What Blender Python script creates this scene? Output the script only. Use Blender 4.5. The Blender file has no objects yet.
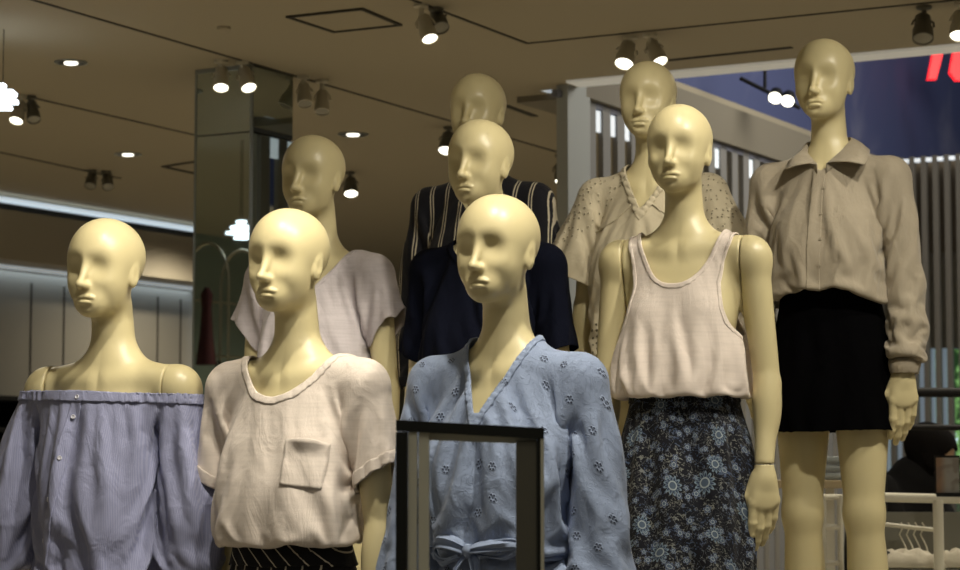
import bpy, bmesh, math, random
import numpy as np
from mathutils import Vector, Matrix, noise as mnoise

# ------------------------------------------------------------------ camera
FPX = 2200.0
PITCH = math.atan(180.0 / FPX)
CAMZ = 1.5
sc = bpy.context.scene
col = sc.collection
cam_d = bpy.data.cameras.new('camera')
cam_d.sensor_width = 36.0
cam_d.lens = FPX / 960.0 * 36.0
cam = bpy.data.objects.new('camera', cam_d)
col.objects.link(cam)
cam.location = (0, 0, CAMZ)
cam.rotation_euler = (math.pi / 2 + PITCH, 0, 0)
cam_d.clip_start = 0.05
cam_d.clip_end = 200
cam_d.dof.use_dof = True
cam_d.dof.focus_distance = 4.9
cam_d.dof.aperture_fstop = 8.0
sc.camera = cam

# ------------------------------------------------------------------ world, exposure
vs = sc.view_settings
vs.view_transform = 'Standard'
vs.look = 'None'
vs.gamma = 1.0
vs.use_curve_mapping = False
vs.exposure = 0.0
world = bpy.data.worlds.new('world')
sc.world = world
world.use_nodes = True
world.node_tree.nodes['Background'].inputs[0].default_value = (0.9, 0.85, 0.7, 1)
world.node_tree.nodes['Background'].inputs[1].default_value = 0.10


def at(px, py, Y):
    """world point that lies at picture point (px, py) and at world depth Y"""
    u = (px - 480.0) / FPX
    v = -(py - 285.0) / FPX
    dy = math.cos(PITCH) - v * math.sin(PITCH)
    dz = math.sin(PITCH) + v * math.cos(PITCH)
    k = Y / dy
    return Vector((u * k, Y, CAMZ + dz * k))


def on_z(px, py, z):
    """world point on the horizontal plane z"""
    p = at(px, py, 1.0)
    k = (z - CAMZ) / (p.z - CAMZ)
    return Vector((p.x * k, k, z))


D1 = Vector((0.485, 0.8745, 0))      # direction of the shop's long walls
D2 = Vector((0.8745, -0.485, 0))     # direction across the shop
ANG = math.atan2(D2.y, D2.x)


def spot(name, loc, target, watts, deg, color=(1, .925, .76), size=.04, blend=.5):
    d = bpy.data.lights.new(name, 'SPOT')
    d.energy = watts
    d.spot_size = math.radians(deg)
    d.spot_blend = blend
    d.color = color
    d.shadow_soft_size = size
    o = bpy.data.objects.new(name, d)
    col.objects.link(o)
    o.location = loc
    o.rotation_euler = (Vector(target) - Vector(loc)).to_track_quat('-Z', 'Y').to_euler()
    return o


def area(name, loc, target, watts, sx, sy, color=(1, .93, .8)):
    d = bpy.data.lights.new(name, 'AREA')
    d.shape = 'RECTANGLE'
    d.size = sx
    d.size_y = sy
    d.energy = watts
    d.color = color
    o = bpy.data.objects.new(name, d)
    col.objects.link(o)
    o.location = loc
    o.rotation_euler = (Vector(target) - Vector(loc)).to_track_quat('-Z', 'Y').to_euler()
    return o


LIGHTS = None
# overhead track spots in front of the display (the shop's window track)
for (x, y, z, tx, ty, tz, w, deg) in (
        (.75, 3.75, 3.26, -.08, 4.6, 1.62, 106, 62),
        (.10, 3.85, 3.26, -.43, 4.8, 1.62, 90, 60),
        (-.45, 4.05, 3.26, -.86, 5.0, 1.62, 84, 60),
        (1.25, 4.35, 3.26, .50, 5.45, 1.80, 94, 60),
        (1.75, 4.75, 3.26, .98, 6.0, 1.95, 50, 60),
        (.55, 4.75, 3.26, 0, 5.9, 2.2, 40, 60)):
    spot('track_spot_light', (x, y, z), (tx, ty, tz), w, deg)
# general fill: an area light and rows of downlights, added to brighten the shop
area('front_fill', (0, 1.5, 3.2), (0, 2.0, 0), 26, 5, 3, (1, .93, .78))
for i, (x, y, w) in enumerate(((-7.0, 4.5, 200), (-6.0, 6.5, 120), (-5.5, 8, 153), (-2.2, 8.2, 153), (1.5, 8.0, 102), (-5.2, 11.5, 178), (-2.4, 11.8, 178), (.2, 12.2, 153), (-4.6, 15.5, 178), (-1.8, 15.8, 178), (3.6, 5.5, 153), (4.2, 8.0, 127), (2.6, 9.2, 76))):
    spot('fill_downlight', (x, y, 3.27), (x, y, 0), w, 150, (1, .88, .66), .06, .9)


# ------------------------------------------------------------------ materials
def srgb(r, g, b):
    f = lambda c: (c / 255.0) / 12.92 if c / 255.0 <= .04045 else ((c / 255.0 + .055) / 1.055) ** 2.4
    return (f(r), f(g), f(b), 1.0)


class NT:
    """small helper around a node tree"""
    def __init__(s, name):
        s.m = bpy.data.materials.new(name)
        s.m.use_nodes = True
        s.t = s.m.node_tree
        s.b = s.t.nodes['Principled BSDF']

    def n(s, typ, **kw):
        nd = s.t.nodes.new(typ)
        for k, v in kw.items():
            if k.startswith('i_'):
                key = k[2:]
                key = int(key) if key.isdigit() else key.replace('_', ' ')
                s.set(nd.inputs[key], v)
            else:
                setattr(nd, k, v)
        return nd

    def set(s, inp, v):
        if isinstance(v, bpy.types.NodeSocket):
            s.t.links.new(v, inp)
        else:
            inp.default_value = v

    def math(s, op, a, b=0.0, c=0.0, clamp=False):
        nd = s.t.nodes.new('ShaderNodeMath')
        nd.operation = op
        nd.use_clamp = clamp
        s.set(nd.inputs[0], a)
        s.set(nd.inputs[1], b)
        s.set(nd.inputs[2], c)
        return nd.outputs[0]

    def mix(s, f, a, b, mode='MIX'):
        nd = s.t.nodes.new('ShaderNodeMix')
        nd.data_type = 'RGBA'
        nd.blend_type = mode
        s.set(nd.inputs[0], f)
        s.set(nd.inputs[6], a)
        s.set(nd.inputs[7], b)
        return nd.outputs[2]

    def bump(s, h, dist, strength=1.0):
        nd = s.t.nodes.new('ShaderNodeBump')
        s.set(nd.inputs['Height'], h)
        nd.inputs['Distance'].default_value = dist
        nd.inputs['Strength'].default_value = strength
        s.t.links.new(nd.outputs[0], s.b.inputs['Normal'])

    def step(s, v, lo, hi):
        nd = s.t.nodes.new('ShaderNodeMapRange')
        nd.interpolation_type = 'SMOOTHSTEP'
        s.set(nd.inputs[0], v)
        nd.inputs[1].default_value = lo
        nd.inputs[2].default_value = hi
        return nd.outputs[0]


def plain(name, color, rough=.5, metal=0.0, spec=.5, emit=None, power=0.0, bump=None):
    k = NT(name)
    b = k.b
    b.inputs['Base Color'].default_value = color
    b.inputs['Roughness'].default_value = rough
    b.inputs['Metallic'].default_value = metal
    b.inputs['Specular IOR Level'].default_value = spec
    if emit:
        b.inputs['Emission Color'].default_value = emit
        b.inputs['Emission Strength'].default_value = power
    if bump:
        tc = k.n('ShaderNodeTexCoord')
        nz = k.n('ShaderNodeTexNoise', i_Vector=tc.outputs['Object'], i_Scale=bump[0], i_Detail=3.0)
        k.bump(nz.outputs[0], bump[1])
    return k.m


def cloth_mat(name, color, weave=900.0, rough=.85, sheen=.2, wr=.0006, slub=0.0, wrinkle=14.0, wrd=.004):
    """woven or knitted fabric: fine weave, slubs and soft wrinkles as relief"""
    k = NT(name)
    tc = k.n('ShaderNodeTexCoord')
    obj = tc.outputs['Object']
    k.b.inputs['Roughness'].default_value = rough
    k.b.inputs['Specular IOR Level'].default_value = .25
    k.b.inputs['Sheen Weight'].default_value = sheen
    c = color
    if slub:
        mp = k.n('ShaderNodeMapping', i_Vector=obj)
        mp.inputs['Scale'].default_value = (12, 12, 160)
        nz = k.n('ShaderNodeTexNoise', i_Vector=mp.outputs[0], i_Scale=1.0, i_Detail=3.0)
        f = k.step(nz.outputs[0], .35, .75)
        dark = (color[0] * (1 - slub), color[1] * (1 - slub), color[2] * (1 - slub), 1)
        c = k.mix(f, color, dark)
    k.set(k.b.inputs['Base Color'], c)
    n1 = k.n('ShaderNodeTexNoise', i_Vector=obj, i_Scale=weave, i_Detail=1.0)
    mp2 = k.n('ShaderNodeMapping', i_Vector=obj)
    mp2.inputs['Scale'].default_value = (1.6, 1.6, .8)
    n2 = k.n('ShaderNodeTexNoise', i_Vector=mp2.outputs[0], i_Scale=wrinkle, i_Detail=3.0, i_Distortion=1.2)
    h = k.math('ADD', k.math('MULTIPLY', n1.outputs[0], wr), k.math('MULTIPLY', n2.outputs[0], wrd))
    k.bump(h, 1.0)
    return k


# ------------------------------------------------------------------ objects
def tag(o, label=None, cat=None, group=None, kind=None):
    if label: o['label'] = label
    if cat: o['category'] = cat
    if group: o['group'] = group
    if kind: o['kind'] = kind
    return o


def empty(name, loc=(0, 0, 0), rz=0.0, label=None, cat=None, group=None):
    o = bpy.data.objects.new(name, None)
    o.empty_display_size = .1
    col.objects.link(o)
    o.location = loc
    o.rotation_euler = (0, 0, rz)
    return tag(o, label, cat, group)


def mesh_obj(name, V, F, mat, parent=None, smooth=True):
    me = bpy.data.meshes.new(name)
    V = np.asarray(V, dtype=np.float32)
    if isinstance(F, np.ndarray):
        n, k = F.shape
        me.vertices.add(len(V))
        me.vertices.foreach_set('co', V.ravel())
        me.loops.add(n * k)
        me.loops.foreach_set('vertex_index', F.astype(np.int32).ravel())
        me.polygons.add(n)
        me.polygons.foreach_set('loop_start', np.arange(0, n * k, k, dtype=np.int32))
        me.update(calc_edges=True)
        me.validate()
    else:
        me.from_pydata([tuple(v) for v in V], [], F)
    me.polygons.foreach_set('use_smooth', [smooth] * len(me.polygons))
    for m in (mat if isinstance(mat, (list, tuple)) else [mat]):
        me.materials.append(m)
    o = bpy.data.objects.new(name, me)
    col.objects.link(o)
    if parent: o.parent = parent
    return o


class MB:
    """collects boxes, tubes and lathes into ONE mesh"""
    def __init__(s):
        s.bm = bmesh.new()

    def box(s, c, size, rot=None, bevel=0.0):
        r = bmesh.ops.create_cube(s.bm, size=1.0)
        vs_ = r['verts']
        M = Matrix.Translation(Vector(c)) @ (rot.to_4x4() if rot else Matrix.Identity(4)) @ Matrix.Diagonal((size[0], size[1], size[2], 1))
        bmesh.ops.transform(s.bm, matrix=M, verts=vs_)
        if bevel > 0:
            es = list({e for v in vs_ for e in v.link_edges})
            bmesh.ops.bevel(s.bm, geom=es, offset=bevel, segments=2, profile=.7, affect='EDGES')
        return s

    def tube(s, pts, r, seg=12, closed=False):
        pts = [Vector(p) for p in pts]
        rs = r if isinstance(r, (list, tuple)) else [r] * len(pts)
        rings = []
        up = Vector((0, 0, 1))
        prev = None
        for i, p in enumerate(pts):
            a = pts[i - 1] if (i > 0 or closed) else pts[i]
            b = pts[(i + 1) % len(pts)] if (i < len(pts) - 1 or closed) else pts[i]
            t = (b - a).normalized()
            if prev is None:
                n = t.cross(up)
                if n.length < 1e-3: n = t.cross(Vector((1, 0, 0)))
            else:
                n = prev - t * prev.dot(t)
            n.normalize()
            prev = n
            bb = t.cross(n)
            rings.append([s.bm.verts.new(p + (n * math.cos(2 * math.pi * j / seg) + bb * math.sin(2 * math.pi * j / seg)) * rs[i]) for j in range(seg)])
        m = len(rings)
        for i in range(m if closed else m - 1):
            A, B = rings[i], rings[(i + 1) % m]
            for j in range(seg):
                s.bm.faces.new((A[j], A[(j + 1) % seg], B[(j + 1) % seg], B[j]))
        if not closed:
            s.bm.faces.new(rings[0][::-1])
            s.bm.faces.new(rings[-1])
        return s

    def lathe(s, prof, M=None, seg=24):
        rings = []
        M = M or Matrix.Identity(4)
        for (r, z) in prof:
            rings.append([s.bm.verts.new(M @ Vector((max(r, 1e-5) * math.cos(2 * math.pi * j / seg), max(r, 1e-5) * math.sin(2 * math.pi * j / seg), z))) for j in range(seg)])
        for A, B in zip(rings, rings[1:]):
            for j in range(seg):
                s.bm.faces.new((A[j], A[(j + 1) % seg], B[(j + 1) % seg], B[j]))
        return s

    def poly(s, pts):
        s.bm.faces.new([s.bm.verts.new(Vector(p)) for p in pts])
        return s

    def prism(s, pts, d):
        d = Vector(d)
        a = [s.bm.verts.new(Vector(p)) for p in pts]
        b = [s.bm.verts.new(Vector(p) + d) for p in pts]
        n = len(a)
        s.bm.faces.new(a[::-1])
        s.bm.faces.new(b)
        for i in range(n):
            s.bm.faces.new((a[i], a[(i + 1) % n], b[(i + 1) % n], b[i]))
        return s

    def build(s, name, mat, parent=None, smooth=False):
        bmesh.ops.remove_doubles(s.bm, verts=s.bm.verts, dist=1e-6)
        bmesh.ops.recalc_face_normals(s.bm, faces=s.bm.faces)
        me = bpy.data.meshes.new(name)
        s.bm.to_mesh(me)
        s.bm.free()
        me.materials.append(mat)
        if smooth:
            me.polygons.foreach_set('use_smooth', [True] * len(me.polygons))
            try: me.set_sharp_from_angle(angle=math.radians(40))
            except Exception: pass
        o = bpy.data.objects.new(name, me)
        col.objects.link(o)
        if parent: o.parent = parent
        return o


# ------------------------------------------------------------------ implicit surfaces
def smin(a, b, k):
    h = np.clip(.5 + .5 * (b - a) / k, 0, 1)
    return b + (a - b) * h - k * h * (1 - h)


def smax(a, b, k): return -smin(-a, -b, k)


def ell(P, c, r):
    x = (P[0] - c[0]) / r[0]; y = (P[1] - c[1]) / r[1]; z = (P[2] - c[2]) / r[2]
    k0 = np.sqrt(x * x + y * y + z * z)
    k1 = np.sqrt((x / r[0]) ** 2 + (y / r[1]) ** 2 + (z / r[2]) ** 2) + 1e-9
    return k0 * (k0 - 1) / k1


def cone(P, a, b, ra, rb):
    a = np.array(a, float); b = np.array(b, float); d = b - a
    L = d.dot(d)
    t = np.clip(((P[0] - a[0]) * d[0] + (P[1] - a[1]) * d[1] + (P[2] - a[2]) * d[2]) / L, 0, 1)
    q = np.sqrt((P[0] - a[0] - t * d[0]) ** 2 + (P[1] - a[1] - t * d[1]) ** 2 + (P[2] - a[2] - t * d[2]) ** 2)
    return q - (ra + (rb - ra) * t)


class Prof:
    """rows (z, a, b, c): half width, half depth, centre y, smoothed over z"""
    def __init__(s, rows, power=2.2, blur=.02):
        rows = sorted(rows)
        z = np.array([r[0] for r in rows])
        s.z = np.arange(z[0] - .1, z[-1] + .1, .004)
        n = int(blur / .004)
        ker = np.hanning(2 * n + 3); ker /= ker.sum()
        s.v = []
        for i in (1, 2, 3):
            a = np.interp(s.z, z, [r[i] for r in rows])
            p = np.pad(a, n + 1, mode='edge')
            s.v.append(np.convolve(p, ker, 'valid'))
        s.p = power

    def __call__(s, P, grow=0.0):
        z = P[2]
        a = np.interp(z, s.z, s.v[0]) + grow
        b = np.interp(z, s.z, s.v[1]) + grow
        c = np.interp(z, s.z, s.v[2])
        x = np.abs(P[0]) / a; y = np.abs(P[1] - c) / b
        k = (x ** s.p + y ** s.p) ** (1 / s.p) + 1e-9
        r = np.sqrt(P[0] ** 2 + (P[1] - c) ** 2)
        return r * (1 - 1 / k) * .95


def nets(F, xs, ys, zs, project=2):
    """surface of F = 0 on a rectilinear grid; returns vertices and quads"""
    X, Y, Z = np.meshgrid(xs, ys, zs, indexing='ij')
    D = F((X, Y, Z))
    S = D < 0
    nx, ny, nz = D.shape
    cnt = np.zeros((nx - 1, ny - 1, nz - 1)); acc = np.zeros((nx - 1, ny - 1, nz - 1, 3))
    gs = (xs, ys, zs)
    for ax in range(3):
        o1, o2 = [a for a in range(3) if a != ax]
        for i in (0, 1):
            for j in (0, 1):
                sl0 = [None] * 3; sl1 = [None] * 3
                sl0[ax] = slice(0, D.shape[ax] - 1); sl1[ax] = slice(1, D.shape[ax])
                for o, q in ((o1, i), (o2, j)):
                    sl0[o] = sl1[o] = slice(q, D.shape[o] - 1 + q)
                sl0 = tuple(sl0); sl1 = tuple(sl1)
                d0 = D[sl0]; d1 = D[sl1]
                cr = S[sl0] != S[sl1]
                idx = np.nonzero(cr)
                t = d0[idx] / (d0[idx] - d1[idx])
                cnt[idx] += 1
                pos = np.zeros((len(t), 3))
                pos[:, ax] = gs[ax][idx[ax]] + t * (gs[ax][idx[ax] + 1] - gs[ax][idx[ax]])
                pos[:, o1] = gs[o1][idx[o1] + i]
                pos[:, o2] = gs[o2][idx[o2] + j]
                acc[idx] += pos
    act = cnt > 0
    ids = -np.ones(act.shape, dtype=np.int64)
    ids[act] = np.arange(act.sum())
    V = acc[act] / cnt[act][:, None]
    quads = []
    for ax in range(3):
        o1, o2 = [(1, 2), (2, 0), (0, 1)][ax]
        sl0 = [slice(1, -1)] * 3; sl1 = [slice(1, -1)] * 3
        sl0[ax] = slice(0, D.shape[ax] - 1); sl1[ax] = slice(1, D.shape[ax])
        a = S[tuple(sl0)]; b = S[tuple(sl1)]
        idx = np.nonzero(a != b)
        base = [idx[k] + (0 if k == ax else 1) for k in range(3)]
        def cell(e1, e2):
            c = [base[0].copy(), base[1].copy(), base[2].copy()]
            c[o1] += e1; c[o2] += e2
            return ids[c[0], c[1], c[2]]
        q = np.stack([cell(-1, -1), cell(0, -1), cell(0, 0), cell(-1, 0)], 1)
        fl = ~a[idx]
        q[fl] = q[fl][:, ::-1]
        quads.append(q)
    Q = np.concatenate(quads)
    Q = Q[(Q >= 0).all(1)]
    for _ in range(project):
        e = 1e-3
        f0 = F((V[:, 0], V[:, 1], V[:, 2]))
        g = np.stack([F((V[:, 0] + e, V[:, 1], V[:, 2])) - f0, F((V[:, 0], V[:, 1] + e, V[:, 2])) - f0, F((V[:, 0], V[:, 1], V[:, 2] + e)) - f0], 1) / e
        g2 = (g * g).sum(1) + 1e-4
        st = np.clip(f0 / g2, -.004, .004)
        V = V - g * st[:, None] * .9
    return V, Q


def tris(Q): return np.concatenate([Q[:, [0, 1, 2]], Q[:, [0, 2, 3]]])


def cut(V, T, g, attrs=None):
    """keep the part of a triangle mesh where g < 0; attrs: per-vertex arrays carried along"""
    attrs = attrs or []
    V = V.copy(); g = g.copy()
    E = np.concatenate([T[:, [0, 1]], T[:, [1, 2]], T[:, [2, 0]]])
    E = np.unique(np.sort(E, 1), axis=0)
    cr = (g[E[:, 0]] < 0) != (g[E[:, 1]] < 0)
    Ec = E[cr]
    t = g[Ec[:, 0]] / (g[Ec[:, 0]] - g[Ec[:, 1]])
    # snap vertices close to the line on to it
    for k, sel in ((0, t < .3), (1, t > .7)):
        a = Ec[sel, k]; b = Ec[sel, 1 - k]
        tt = t[sel] if k == 0 else 1 - t[sel]
        newp = V[a] + (V[b] - V[a]) * tt[:, None]
        acc = np.zeros_like(V); c = np.zeros(len(V))
        np.add.at(acc, a, newp); np.add.at(c, a, 1)
        m = c > 0
        V[m] = acc[m] / c[m][:, None]
        g[m] = -1e-12
    ins = g < 0
    ci = ins[T].sum(1)
    keep = [T[ci == 3]]
    nv = len(V); newV = []; cache = {}
    def ev(a, b):
        k = (a, b) if a < b else (b, a)
        if k not in cache:
            tt = g[k[0]] / (g[k[0]] - g[k[1]])
            cache[k] = nv + len(newV)
            newV.append((k[0], k[1], min(max(tt, 0), 1)))
        return cache[k]
    ex = []
    for tri in T[(ci == 1) | (ci == 2)]:
        for r in range(3):
            a, b, c = int(tri[r]), int(tri[(r + 1) % 3]), int(tri[(r + 2) % 3])
            if ins[a] and not ins[b] and not ins[c]:
                if g[a] > -1e-10: break
                ex.append((a, ev(a, b), ev(a, c))); break
            if ins[a] and ins[b] and not ins[c]:
                sa, sb = g[a] > -1e-10, g[b] > -1e-10
                if sa and sb: break
                if sa: ex.append((a, b, ev(b, c)))
                elif sb: ex.append((a, b, ev(a, c)))
                else:
                    x, y = ev(b, c), ev(a, c)
                    ex += [(a, b, x), (a, x, y)]
                break
    if newV:
        A = np.array([n[0] for n in newV]); B = np.array([n[1] for n in newV]); tt = np.array([n[2] for n in newV])
        mixf = lambda q: np.concatenate([q, (q[A].T * (1 - tt) + q[B].T * tt).T])
    else:
        mixf = lambda q: q
    V = mixf(V); attrs = [mixf(a) for a in attrs]
    T = np.concatenate(keep + ([np.array(ex)] if ex else []))
    T = T[(T[:, 0] != T[:, 1]) & (T[:, 1] != T[:, 2]) & (T[:, 0] != T[:, 2])]
    # keep only sizeable connected pieces
    lab = np.arange(len(V))
    for _ in range(400):
        m = lab[T].min(1)
        old = lab.copy()
        for k in range(3): np.minimum.at(lab, T[:, k], m)
        lab = lab[lab]
        if (old == lab).all(): break
    tl = lab[T[:, 0]]
    u, c = np.unique(tl, return_counts=True)
    T = T[np.isin(tl, u[c > 60])]
    used = np.unique(T)
    rm = -np.ones(len(V), dtype=np.int64); rm[used] = np.arange(len(used))
    return V[used], rm[T], [a[used] for a in attrs]


def boundary(T):
    E = np.concatenate([T[:, [0, 1]], T[:, [1, 2]], T[:, [2, 0]]])
    S = np.sort(E, 1)
    u, inv, c = np.unique(S, axis=0, return_inverse=True, return_counts=True)
    inv = inv.ravel()
    return E[c[inv] == 1]


def vnormals(V, T):
    n = np.cross(V[T[:, 1]] - V[T[:, 0]], V[T[:, 2]] - V[T[:, 0]])
    N = np.stack([sum(np.bincount(T[:, k], n[:, a], len(V)) for k in range(3)) for a in range(3)], 1)
    return N / (np.linalg.norm(N, axis=1)[:, None] + 1e-12)


class Grid:
    """sampled distance field used to keep cloth outside the body"""
    def __init__(s, F, lo, hi, h=.01):
        s.lo = np.array(lo, float); s.h = h
        ax = [np.arange(lo[i], hi[i] + h, h) for i in range(3)]
        X, Y, Z = np.meshgrid(*ax, indexing='ij')
        s.D = F((X, Y, Z)).astype(np.float64)
        s.G = np.stack(np.gradient(s.D, h), -1)
        s.n = np.array(s.D.shape)

    def __call__(s, P):
        q = (P - s.lo) / s.h
        q = np.clip(q, 0, s.n - 1.001)
        i = q.astype(int); f = q - i
        d = 0; g = 0
        for a in (0, 1):
            for b in (0, 1):
                for c in (0, 1):
                    w = (f[:, 0] if a else 1 - f[:, 0]) * (f[:, 1] if b else 1 - f[:, 1]) * (f[:, 2] if c else 1 - f[:, 2])
                    k = (i[:, 0] + a, i[:, 1] + b, i[:, 2] + c)
                    d = d + w * s.D[k]; g = g + w[:, None] * s.G[k]
        return d, g / (np.linalg.norm(g, axis=1)[:, None] + 1e-9)


def drape(V, T, grid, gh=1.1, gv=1.0, pin=None, steps=34, iters=10, grav=.3, thick=.004, bend=.25, seed=1, noise=.002, damp=.9, pull=None, shape=None):
    """relax a garment under gravity; gh / gv: how much longer the cloth is than its first shape
    across and along (number or per-vertex array)"""
    rng = np.random.RandomState(seed)
    n = len(V)
    E = np.concatenate([T[:, [0, 1]], T[:, [1, 2]], T[:, [2, 0]]])
    S = np.sort(E, 1)
    U, inv = np.unique(S, axis=0, return_inverse=True)
    inv = inv.ravel()
    # bending pairs: opposite vertices over each inner edge
    opp = np.concatenate([T[:, 2], T[:, 0], T[:, 1]])
    order = np.argsort(inv, kind='stable')
    si = inv[order]; so = opp[order]
    same = si[1:] == si[:-1]
    B = np.stack([so[:-1][same], so[1:][same]], 1)
    gh = np.broadcast_to(gh, (n,)).astype(float); gv = np.broadcast_to(gv, (n,)).astype(float)
    def rest(A):
        d = V[A[:, 1]] - V[A[:, 0]]
        hh = (gh[A[:, 0]] + gh[A[:, 1]]) / 2; vv = (gv[A[:, 0]] + gv[A[:, 1]]) / 2
        r = np.sqrt((d[:, 0] ** 2 + d[:, 1] ** 2) * hh ** 2 + d[:, 2] ** 2 * vv ** 2)
        if shape is not None:
            r *= np.linalg.norm(shape[A[:, 1]] - shape[A[:, 0]], axis=1) / (np.linalg.norm(d, axis=1) + 1e-9)
        return r
    C = np.concatenate([U, B]); L = np.concatenate([rest(U), rest(B)])
    K = np.concatenate([np.ones(len(U)), np.full(len(B), bend)])
    isb = np.concatenate([np.zeros(len(U), bool), np.ones(len(B), bool)])
    w = np.ones(n)
    if pin is not None: w[pin] = 0
    ws = w[C[:, 0]] + w[C[:, 1]] + 1e-9
    cntv = np.bincount(C[:, 0], K, n) + np.bincount(C[:, 1], K, n) + 1e-9
    N = vnormals(V, T)
    # smooth random start so that folds have a natural width
    ph = rng.rand(24) * 6.28
    r = np.zeros(n)
    for i in range(12):
        dr = rng.randn(3) * np.array([1, 1, .35])
        dr /= np.linalg.norm(dr)
        fr = 60 + 90 * rng.rand()
        r += np.sin((V @ dr) * fr + ph[i])
    P = V + N * (noise * r * .4)[:, None] * w[:, None]
    vel = np.zeros_like(P)
    dt = 1 / 40.
    I0, I1 = C[:, 0], C[:, 1]
    for st in range(steps):
        vel[:, 2] -= grav * dt * w
        Q = P + vel * dt * w[:, None]
        if pull is not None:
            Q = Q + (pull[0] - Q) * pull[1][:, None]
        for it in range(iters):
            d = Q[I1] - Q[I0]
            l = np.sqrt((d * d).sum(1)) + 1e-9
            c = (l - L) / l * K / ws
            c[isb & (l > L)] = 0
            cx = d * c[:, None]
            for a in range(3):
                Q[:, a] += (np.bincount(I0, cx[:, a], n) - np.bincount(I1, cx[:, a], n)) * w * 2.6 / cntv
        dd, gg = grid(Q)
        pen = np.maximum(thick - dd, 0) * w
        Q += gg * pen[:, None]
        vel = (Q - P) / dt * damp
        hit = pen > 0
        vel[hit] *= .4
        sp = np.linalg.norm(vel, axis=1)
        vel *= np.minimum(1, 1.5 / (sp + 1e-9))[:, None]
        P = Q
    # light smoothing
    deg = np.bincount(U[:, 0], minlength=n) + np.bincount(U[:, 1], minlength=n)
    bd = np.unique(boundary(T))
    ws2 = w.copy(); ws2[bd] = 0
    for _ in range(2):
        A = np.stack([np.bincount(U[:, 0], P[U[:, 1], a], n) + np.bincount(U[:, 1], P[U[:, 0], a], n) for a in range(3)], 1) / (deg[:, None] + 1e-9)
        P = P + (A - P) * .4 * ws2[:, None]
    dd, gg = grid(P)
    P = P + gg * (np.maximum(thick * .8 - dd, 0))[:, None]
    return P


def bstrip(V, T):
    return boundary(T)


def loop_sub(V, T, attrs=()):
    """one round of Loop subdivision; attrs are carried along linearly"""
    n = len(V)
    E = np.concatenate([T[:, [0, 1]], T[:, [1, 2]], T[:, [2, 0]]])
    opp = np.concatenate([T[:, 2], T[:, 0], T[:, 1]])
    S = np.sort(E, 1)
    U, inv, cnt = np.unique(S, axis=0, return_inverse=True, return_counts=True)
    inv = inv.ravel()
    m = len(U)
    mid = (V[U[:, 0]] + V[U[:, 1]]) / 2
    os_ = np.stack([np.bincount(inv, V[opp, k], m) for k in range(3)], 1)
    inner = cnt == 2
    em = mid.copy()
    em[inner] = mid[inner] * .75 + os_[inner] * .125
    deg = np.bincount(U.ravel(), minlength=n).astype(float)
    nb = np.stack([np.bincount(U[:, 0], V[U[:, 1], k], n) + np.bincount(U[:, 1], V[U[:, 0], k], n) for k in range(3)], 1)
    beta = (.625 - (.375 + .25 * np.cos(2 * np.pi / np.maximum(deg, 3))) ** 2) / np.maximum(deg, 3)
    NV = V * (1 - deg * beta)[:, None] + nb * beta[:, None]
    Bd = U[cnt == 1]
    bdg = np.bincount(Bd.ravel(), minlength=n)
    bn = np.stack([np.bincount(Bd[:, 0], V[Bd[:, 1], k], n) + np.bincount(Bd[:, 1], V[Bd[:, 0], k], n) for k in range(3)], 1)
    isb = bdg > 0
    NV[isb] = V[isb]
    ok = bdg == 2
    NV[ok] = V[ok] * .75 + bn[ok] * .125
    t = len(T)
    a, b, c = n + inv[:t], n + inv[t:2 * t], n + inv[2 * t:]
    T2 = np.concatenate([np.stack([T[:, 0], a, c], 1), np.stack([a, T[:, 1], b], 1), np.stack([c, b, T[:, 2]], 1), np.stack([a, b, c], 1)])
    at2 = [np.concatenate([q, (q[U[:, 0]] + q[U[:, 1]]) / 2]) for q in attrs]
    return np.concatenate([NV, em]), T2, at2


def cloth_obj(name, V, T, mat, parent, thick=.0025, sub=1, rest=None):
    R = [] if rest is None else [rest]
    for _ in range(sub):
        V, T, R = loop_sub(V, T, R)
    o = mesh_obj(name, V, T, mat, parent)
    if R:
        a = o.data.attributes.new('rest', 'FLOAT_VECTOR', 'POINT')
        a.data.foreach_set('vector', np.asarray(R[0], np.float32).ravel())
    m = o.modifiers.new('thickness', 'SOLIDIFY'); m.thickness = thick; m.offset = 0
    return o


def sub_mesh(V, T, mask):
    """faces whose three vertices satisfy mask"""
    t = T[mask[T].all(1)]
    u = np.unique(t)
    rm = -np.ones(len(V), dtype=np.int64); rm[u] = np.arange(len(u))
    return V[u], rm[t], u


# ------------------------------------------------------------------ the mannequin figure
HC = np.array([0.0, -.030, 1.7075])       # middle of the head


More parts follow.
